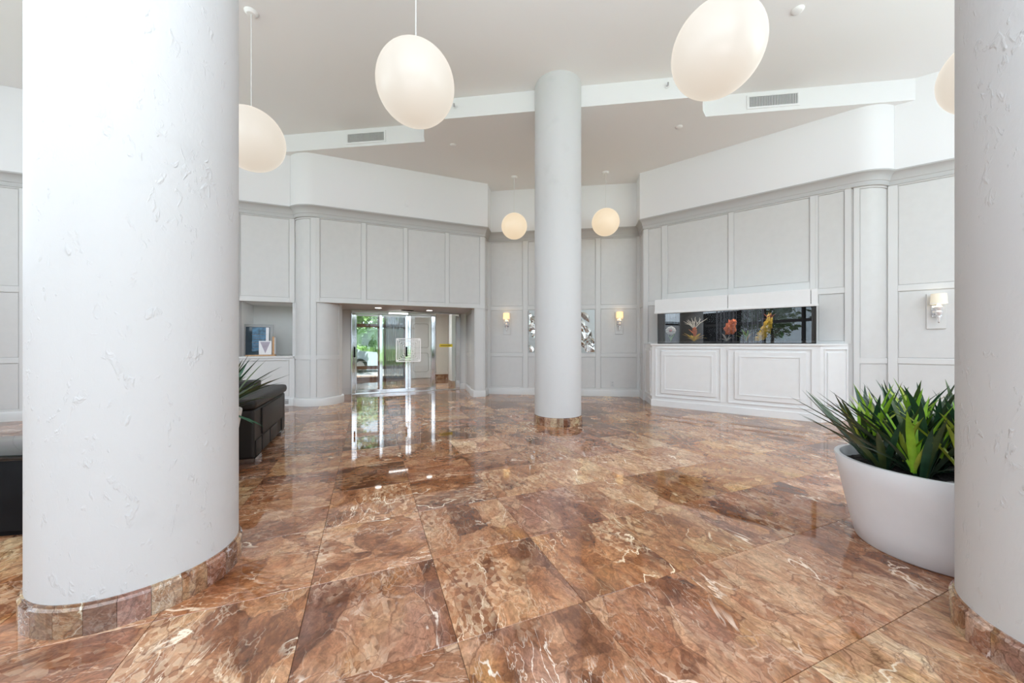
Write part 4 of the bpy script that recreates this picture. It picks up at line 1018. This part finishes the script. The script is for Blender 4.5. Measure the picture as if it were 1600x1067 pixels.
# round grey planter on the right
PX, PY, PR, PH = 2.650, 2.262, .452, .545
mw = frame(PX, PY); pp = thing('potted_plant', 'round light grey planter of spiky green and lime leaves beside the right column', 'potted plant', mw)
bm = bmesh.new(); lathe(bm, [(0, 0), (.338, 0), (.346, .008), (.372, .12), (.402, .27), (.430, .42), (PR, PH-.006), (PR-.004, PH), (PR-.030, PH), (PR-.036, PH-.008), (PR-.055, PH-.10), (0, PH-.10)], 128)
finish(bm, 'pot', 'pot', mw, pp, True, sharp=50)
bm = bmesh.new(); Rs = random.Random(3); lathe(bm, [(0, PH-.058), (.10, PH-.050), (.2, PH-.058), (.3, PH-.052), (.375, PH-.062), (PR-.048, PH-.066)], 60)
for v in bm.verts: v.co.z += Rs.uniform(-.010, .012)
finish(bm, 'soil', 'soil', mw, pp)
cm = []
for k, mm in enumerate(('chip', 'chipb', 'soil')):
    bm = bmesh.new(); bmesh.ops.create_icosphere(bm, subdivisions=1, radius=.5)
    for v in bm.verts: v.co *= Rs.uniform(.7, 1.2)
    me = bpy.data.meshes.new('bark_chip'); bm.to_mesh(me); bm.free(); me.materials.append(M[mm]); cm.append(me)
for k in range(46):
    a = Rs.uniform(pi*.75, pi*1.95) if k < 34 else Rs.uniform(0, 6.28); r_ = Rs.uniform(.22, .375); s = Rs.uniform(.018, .05)
    o = bpy.data.objects.new('bark_chip', cm[0 if k % 7 == 0 else 1 if k % 11 == 0 else 2]); link(o, mw @ Matrix.Translation((r_*cos(a), r_*sin(a), PH-.045)) @ Matrix.Rotation(Rs.uniform(0, 6), 4, 'Z') @ Matrix.Diagonal((s*1.4, s, s*.6, 1)), pp)
Rl = random.Random(12); zb = PH-.06
clusters = [(-.20, -.13, 1.0), (.04, -.19, 1.0), (.25, -.10, 1.0), (-.27, .02, 1.05), (.0, -.03, 1.1), (.27, .10, 1.0), (-.16, .22, 1.1), (.10, .24, 1.1), (-.02, .10, 1.1), (.15, -.08, 1.05), (-.12, -.08, 1.05)]
for ci, (cx_, cy_, sc) in enumerate(clusters):
    for k in range(15):
        rad = atan2(cy_, cx_); az = 2*pi*k/15+Rl.uniform(-.25, .25)
        outward = cos(az-rad)*hypot(cx_, cy_)/.33
        tilt = Rl.uniform(.10, .55)+max(0, outward)*.42
        add_leaf(pp, mw, LD[Rl.randint(0, 4)], cx_+.02*cos(az), cy_+.02*sin(az), zb, min(tilt, 1.15), az, sc*Rl.uniform(.42, .60), 1.0)
# lime rosettes, higher in the tuft
for cx_, cy_, z_, n_, L0 in ((-.27, -.15, .05, 7, .42), (-.13, -.27, .08, 7, .40), (-.30, .14, .14, 7, .34), (-.30, .05, .22, 6, .34), (-.10, -.25, .22, 6, .34), (.0, .1, .26, 7, .30), (.05, -.24, .10, 7, .32), (.24, -.22, .06, 7, .34), (-.27, -.10, .10, 7, .30), (-.05, .02, .18, 8, .28), (.20, .02, .16, 8, .28), (-.20, .15, .16, 7, .28), (.08, .20, .2, 7, .26), (-.12, -.16, .14, 6, .28), (.32, .12, .12, 7, .28), (.10, -.20, .12, 6, .26)):
    for k in range(n_):
        az = 2*pi*k/n_+Rl.uniform(-.3, .3); add_leaf(pp, mw, LLm[Rl.randint(0, 2)], cx_, cy_, zb+z_, Rl.uniform(.10, .50), az, L0*Rl.uniform(.75, 1.15), .66)
# long leaves reaching out over the left of the pot
for az_, L_, tl, z_ in ((158, .68, 1.10, .03), (168, .66, 1.20, .02), (176, .70, 1.02, .04), (150, .62, .92, .05), (186, .66, 1.20, .03), (196, .60, 1.28, .03), (140, .60, .98, .05), (205, .50, 1.15, .03), (164, .60, .85, .08), (180, .58, .80, .08), (250, .34, 1.25, .02), (290, .36, 1.3, .03), (310, .42, 1.2, .03), (340, .5, 1.15, .04), (145, .70, 1.12, .05)):
    a = radians(az_); add_leaf(pp, mw, LD[(int(L_*100)) % 4], -.13+.06*cos(a), -.06+.05*sin(a), zb+z_, tl-.2, a, L_, .62)
for az_, dd in ((225, 0), (262, .02), (300, .04)):
    a = radians(az_); add_leaf(pp, mw, LD[2], -.02+.02*dd, -.34, zb+.03, 1.45, a, .15, 1.5)
# planter hidden behind the left column
QX, QY, QR, QH = -2.955, 3.32, .36, .66
mw = frame(QX, QY); pq = thing('potted_plant', 'beige planter with long dark green spikes peeping out behind the left column', 'potted plant', mw)
bm = bmesh.new(); lathe(bm, [(0, 0), (.25, 0), (.255, .01), (.30, .3), (QR-.005, QH-.01), (QR-.008, QH), (QR-.03, QH), (QR-.04, QH-.08), (0, QH-.08)], 72); finish(bm, 'pot', 'potb', mw, pq, True, sharp=50)
bm = bmesh.new(); lathe(bm, [(0, QH-.05), (.15, QH-.045), (QR-.035, QH-.055)], 40)
for v in bm.verts: v.co.z += Rs.uniform(-.01, .01)
finish(bm, 'soil', 'soil', mw, pq)
for ci, (cx_, cy_) in enumerate(((.13, -.10), (.0, .05), (.15, .10), (-.13, -.02))):
    for k in range(12):
        az = 2*pi*k/12+Rl.uniform(-.25, .25); add_leaf(pq, mw, LD[Rl.randint(0, 4)], cx_+.02*cos(az), cy_+.02*sin(az), QH-.05, Rl.uniform(.15, .75), az, Rl.uniform(.46, .66), .9)
for k in range(22):
    az = radians(-75+150*k/21); add_leaf(pq, mw, LD[(0, 3, 4, 2)[k % 4]], .20, -.05, QH-.04, Rl.uniform(.3, 1.15), az, Rl.uniform(.42, .62), .8)
for az_, L_, tl, z_, mi in ((-12, .78, 1.10, .06, 4), (-30, .70, 1.55, .05, 3), (-22, .66, 1.62, .05, 3), (8, .70, .88, .06, 3), (-5, .66, .72, .06, 0), (15, .70, 1.0, .05, 3), (-18, .58, .50, .06, 4), (-40, .56, .8, .06, 0), (2, .64, 1.2, .05, 1), (-8, .60, .6, .08, 3), (-2, .72, 1.0, .04, 1), (20, .6, .5, .06, 2), (-25, .55, .35, .06, 0)):
    a = radians(az_); add_leaf(pq, mw, LD[mi], .25, -.06, QH-.05+z_, tl-.12, a, L_, .72)
for k in range(7):
    a = 2*pi*k/7-.3; add_leaf(pq, mw, LLm[k % 3], .16, -.10, QH+.03, .25+.08*(k % 4), a, .28, .6)

# ------------------------------------------------------------------ dark leather sofa end and black bench on the left
su, sv = -1.145, 4.63
mw = frame(*UV(su, sv), 0, A0)
sf = thing('sofa', 'dark brown leather sofa end with metal feet behind the left column', 'sofa', mw)
def sbox(name, x0, x1, y0, y1, z0, z1, m, par=None, bev=.03, seg=4):
    bm = bmesh.new(); bx(bm, x0, x1, y0, y1, z0, z1); bevel(bm, bev, seg); return finish(bm, name, m, mw, par or sf, True, sharp=60)
SD = 1.56
sbox('base', -1.60, -.01, .02, SD, .05, .44, 'leather'); sbox('seat', -1.50, -.36, .03, SD-.30, .40, .53, 'leather')
sbox('backrest', -1.60, -.30, SD-.34, SD+.02, .44, .78, 'leather')
sbox('arm', -.34, 0, 0, SD, .05, .58, 'leather', None, .035); sbox('arm', -1.68, -1.34, 0, SD, .05, .58, 'leather', None, .035)
ap = sbox('arm_pad', -.38, .025, -.03, SD+.03, .585, .70, 'leather', None, .055, 6)
sbox('arm_pad', -1.71, -1.30, -.03, SD+.03, .585, .70, 'leather', None, .055, 6)
sbox('side_panel', .0, .016, .28, SD-.25, .26, .56, 'leather', None, .006, 2); 
for a_, b_ in ((.04, .25), (.29, .62), (.66, 1.02), (1.29, 1.46)): sbox('side_panel', .0, .012, a_, b_, .07, .24, 'leather', None, .005, 2)
for y0_ in (.02, SD-.30):
    bm = bmesh.new(); bx(bm, -.16, .006, y0_, y0_+.012, 0, .05); bx(bm, -.006, .006, y0_, y0_+.26, 0, .05); bx(bm, -.16, .006, y0_, y0_+.26, 0, .012); finish(bm, 'foot', 'steel', mw, sf)
for x_ in (-1.64,):
    bm = bmesh.new(); bx(bm, x_, x_+.16, .03, .28, 0, .05); finish(bm, 'foot', 'steel', mw, sf)
bx_, by_ = -3.62, 2.30
mw = frame(bx_, by_, 0, .16)
bt = thing('bench', 'black polished low bench cut off by the left edge beside the huge column', 'bench', mw)
def bb_(name, x0, x1, y0, y1, z0, z1, m, bv=.004): bm = bmesh.new(); bx(bm, x0, x1, y0, y1, z0, z1); bevel(bm, bv, 2); finish(bm, name, m, mw, bt, True, sharp=50)
bb_('top', -.80, .52, .02, .62, .52, .56, 'blackgloss'); bb_('front_panel', -.78, .50, .03, .06, .05, .52, 'black'); bb_('side_panel', .47, .50, .06, .60, .05, .52, 'black'); bb_('side_panel', -.78, -.75, .06, .60, .05, .52, 'black'); bb_('back_panel', -.78, .50, .58, .61, .05, .52, 'black'); bb_('plinth', -.74, .46, .08, .56, 0, .05, 'black')

# ------------------------------------------------------------------ things in the niche
nz = nz0+.012
def nt(px, n): return WL.t(px, n)
n_ = -.30; a, b = nt(378.5, n_), nt(426.5, n_); zt = 1.3+(537-507.5)/557*7.75
mw = WL.mw((a+b)/2, nz, n_); hw_ = (b-a)/2; H = zt-nz
pf = thing('picture_frame', 'large grey framed dark glass picture leaning in the niche', 'picture', mw)
mwt = mw @ Matrix.Rotation(-.05, 4, 'X')
def pb(name, x0, x1, y0, y1, z0, z1, m, par=pf, mm=None, bv=.002): bm = bmesh.new(); bx(bm, x0, x1, y0, y1, z0, z1); bevel(bm, bv, 1); return finish(bm, name, m, mm or mwt, par)
fw = .055
pb('frame', -hw_, -hw_+fw, -.02, .01, .0, H, 'greyframe'); pb('frame', hw_-fw, hw_, -.02, .01, .0, H, 'greyframe'); pb('frame', -hw_+fw, hw_-fw, -.02, .01, H-fw, H, 'greyframe'); pb('frame', -hw_+fw, hw_-fw, -.02, .01, 0, .02, 'greyframe')
pb('print', -hw_+fw, hw_-fw, -.006, .004, .02, H-fw, 'carglass')
mb_ = mat('painted blue reflection', (.05, .16, .28), .3, var=.6, vscale=14); M['blue_reflection'] = mb_  # window reflection in the picture glass, put in as blue colour
pb('reflection_panel', -hw_+.17, hw_-.09, -.009, -.006, .10, H-fw-.01, 'blue_reflection'); pb('reflection_panel', hw_-.13, hw_-.075, -.011, -.009, .30, H-fw-.01, 'paper')  # panels of the painted reflection, laid on the dark glass
for k in range(7): pb('reflection_stripe', -hw_+.16+.02*(k % 3), hw_-.12-.03*(k % 2), -.0115, -.009, .12+.055*k, .128+.055*k, 'chipb')
n2 = -.20; a, b = nt(404.5, n2), nt(424.5, n2); mw = WL.mw((a+b)/2, nz+.028, n2); hw_ = (b-a)/2
cdh = thing('card_stand', 'white square card with a folded V design in front of the grey framed picture', 'card', mw)
pb('card', -hw_, hw_, -.004, .004, 0, .29, 'paper', cdh, mw)
bm = bmesh.new(); v = [bm.verts.new(c) for c in ((-hw_*.8, -.006, .27), (hw_*.8, -.006, .27), (.0, -.006, .03), (-hw_*.8, -.004, .27), (hw_*.8, -.004, .27), (.0, -.004, .03))]
bm.faces.new(v[:3]); bm.faces.new(v[3:][::-1]); [bm.faces.new((v[q], v[(q+1) % 3], v[3+(q+1) % 3], v[3+q])) for q in range(3)]; finish(bm, 'v_print', 'mauve', mw, cdh)
bm = bmesh.new(); bx(bm, -hw_, hw_, .004, .05, 0, .01); finish(bm, 'foot', 'paper', mw, cdh)
a, b = nt(385, -.17), nt(430.5, -.17); mw = WL.mw((a+b)/2, nz, -.20); hw_ = (b-a)/2
tr = thing('wooden_tray', 'light oak tray on the niche ledge under the white card', 'tray', mw)
pb('tray_base', -hw_, hw_, -.09, .05, 0, .014, 'oak', tr, mw); pb('tray_rim', -hw_, hw_, -.10, -.09, 0, .028, 'oak', tr, mw); pb('tray_rim', hw_-.012, hw_, -.09, .05, .014, .028, 'oak', tr, mw)
mw = WL.mw(nt(428, -.22), nz+.028, -.22); bd = thing('oak_board', 'narrow upright light oak board right of the white card', 'board', mw)
pb('board', -.018, .018, -.05, .05, 0, .38, 'oak', bd, mw); pb('edge', .018, .024, -.05, .05, .01, .37, 'paper', bd, mw)

# ------------------------------------------------------------------ the photographer, seen only as a dark shape in the aquarium glass
def skin_mesh(name, verts, edges, m, mw, par, sub=2, root=0):
    me = bpy.data.meshes.new(name); me.from_pydata([v[:3] for v in verts], edges, []); me.materials.append(M[m])
    o = bpy.data.objects.new(name, me); link(o, mw, par)
    sk_ = o.modifiers.new('skin', 'SKIN'); sk_.use_smooth_shade = True
    lay = me.skin_vertices[0] if me.skin_vertices else None
    if lay is None:
        bpy.context.view_layer.objects.active = o; lay = me.skin_vertices.new() if hasattr(me.skin_vertices, 'new') else None
    if lay:
        for k, v in enumerate(verts): lay.data[k].radius = (v[3], v[4] if len(v) > 4 else v[3]); lay.data[k].use_root = (k == root)
    o.modifiers.new('sub', 'SUBSURF').levels = sub; o.modifiers['sub'].render_levels = sub
    return o
mwP = frame(.62, -.85, 0, 0)
per = thing('person', 'person in dark shirt and trousers standing behind the camera, seen in the aquarium glass', 'person', mwP)
# x to the right, y forward (towards the room)
V_ = [(0, 0, .98, .15, .11), (0, 0, 1.14, .14, .10), (0, 0, 1.34, .165, .11), (0, -.01, 1.47, .10, .08), (0, .0, 1.54, .055), (0, .015, 1.62, .06)]
E_ = [(0, 1), (1, 2), (2, 3), (3, 4), (4, 5)]
for s in (-1, 1):
    b = len(V_); V_ += [(s*.17, -.01, 1.44, .058), (s*.235, .02, 1.17, .045), (s*.10, .24, 1.22, .034), (s*.06, .30, 1.25, .028)]
    E_ += [(3, b), (b, b+1), (b+1, b+2), (b+2, b+3)]
    b = len(V_); V_ += [(s*.10, 0, .90, .092), (s*.11, .02, .50, .060), (s*.115, -.01, .10, .042), (s*.115, .0, .045, .04), (s*.125, .15, .035, .036)]
    E_ += [(0, b), (b, b+1), (b+1, b+2), (b+2, b+3), (b+3, b+4)]
skin_mesh('body', V_, E_, 'cloth', mwP, per)
bm = bmesh.new(); bmesh.ops.create_uvsphere(bm, u_segments=24, v_segments=18, radius=.1)
for v in bm.verts:
    x_, y_, z_ = v.co; k = 1-.22*max(0, -z_/.1); nose = .022*math.exp(-((x_/.016)**2+((z_+.008)/.024)**2)) if y_ > 0 else 0
    v.co = Vector((x_*.78*k, y_*.95*k+nose-(.006 if y_ > .05 and abs(abs(x_)-.03) < .014 and abs(z_-.015) < .014 else 0), z_*1.18))
hd = finish(bm, 'head', 'skin', mwP @ Matrix.Translation((0, .02, 1.685)), per, True, sharp=80)
bm = bmesh.new(); bmesh.ops.create_uvsphere(bm, u_segments=24, v_segments=16, radius=.1)
bmesh.ops.delete(bm, geom=[v for v in bm.verts if v.co.z < -.02 or (v.co.y > .035 and v.co.z < .055)], context='VERTS')
for v in bm.verts: v.co = Vector((v.co.x*.86, v.co.y*1.03-.006, v.co.z*1.27))
hr = finish(bm, 'hair', 'hair', mwP @ Matrix.Translation((0, .02, 1.69)), hd, True, sharp=80); hr.modifiers.new('thick', 'SOLIDIFY').thickness = .012
for s in (-1, 1):
    bm = bmesh.new(); bmesh.ops.create_icosphere(bm, subdivisions=2, radius=.5)
    for v in bm.verts: v.co = Vector((v.co.x*.018, v.co.y*.032, v.co.z*.058))
    finish(bm, 'ear', 'skin', mwP @ Matrix.Translation((s*.080, .012, 1.68)), hd, True)
    HV = [(s*.06, .30, 1.25, .024, .018), (s*.045, .345, 1.262, .034, .016), (s*.035, .375, 1.268, .034, .014)]; HE = [(0, 1), (1, 2)]
    for f_, (dx_, ln) in enumerate(((-.024, .062), (-.008, .072), (.008, .068), (.024, .054))):
        b = len(HV); HV += [(s*(.035)+dx_, .385, 1.27, .0085), (s*.035+dx_*1.1, .385+ln*.5, 1.275, .008), (s*.035+dx_*1.1, .385+ln*.8, 1.255, .007)]; HE += [(2, b), (b, b+1), (b+1, b+2)]
    b = len(HV); HV += [(s*.045-s*.035, .345, 1.27, .010), (s*.045-s*.055, .372, 1.285, .009)]; HE += [(1, b), (b, b+1)]
    skin_mesh('hand', HV, HE, 'skin', mwP, per, 1)

# ------------------------------------------------------------------ groups of repeated things
for o in list(COL.objects):
    if o.parent or 'category' not in o: continue
    g_ = {'pendant lamp': 'globe pendants hanging from the ceiling', 'column': 'round white columns of the lobby', 'wall lamp': 'crystal wall lamps on the panelling', 'detector': 'round ceiling detectors', 'downlight': 'downlights in the entrance soffit',
          'sprinkler': 'sprinklers on the white fascia', 'coral': 'decorations in the aquarium', 'plant': 'decorations in the aquarium', 'wall art': 'silver relief panels on the back wall'}.get(o['category'])
    if g_ and 'group' not in o: o['group'] = g_
    if o['category'] == 'tree' and 'group' not in o: o['group'] = 'trees outside the building'
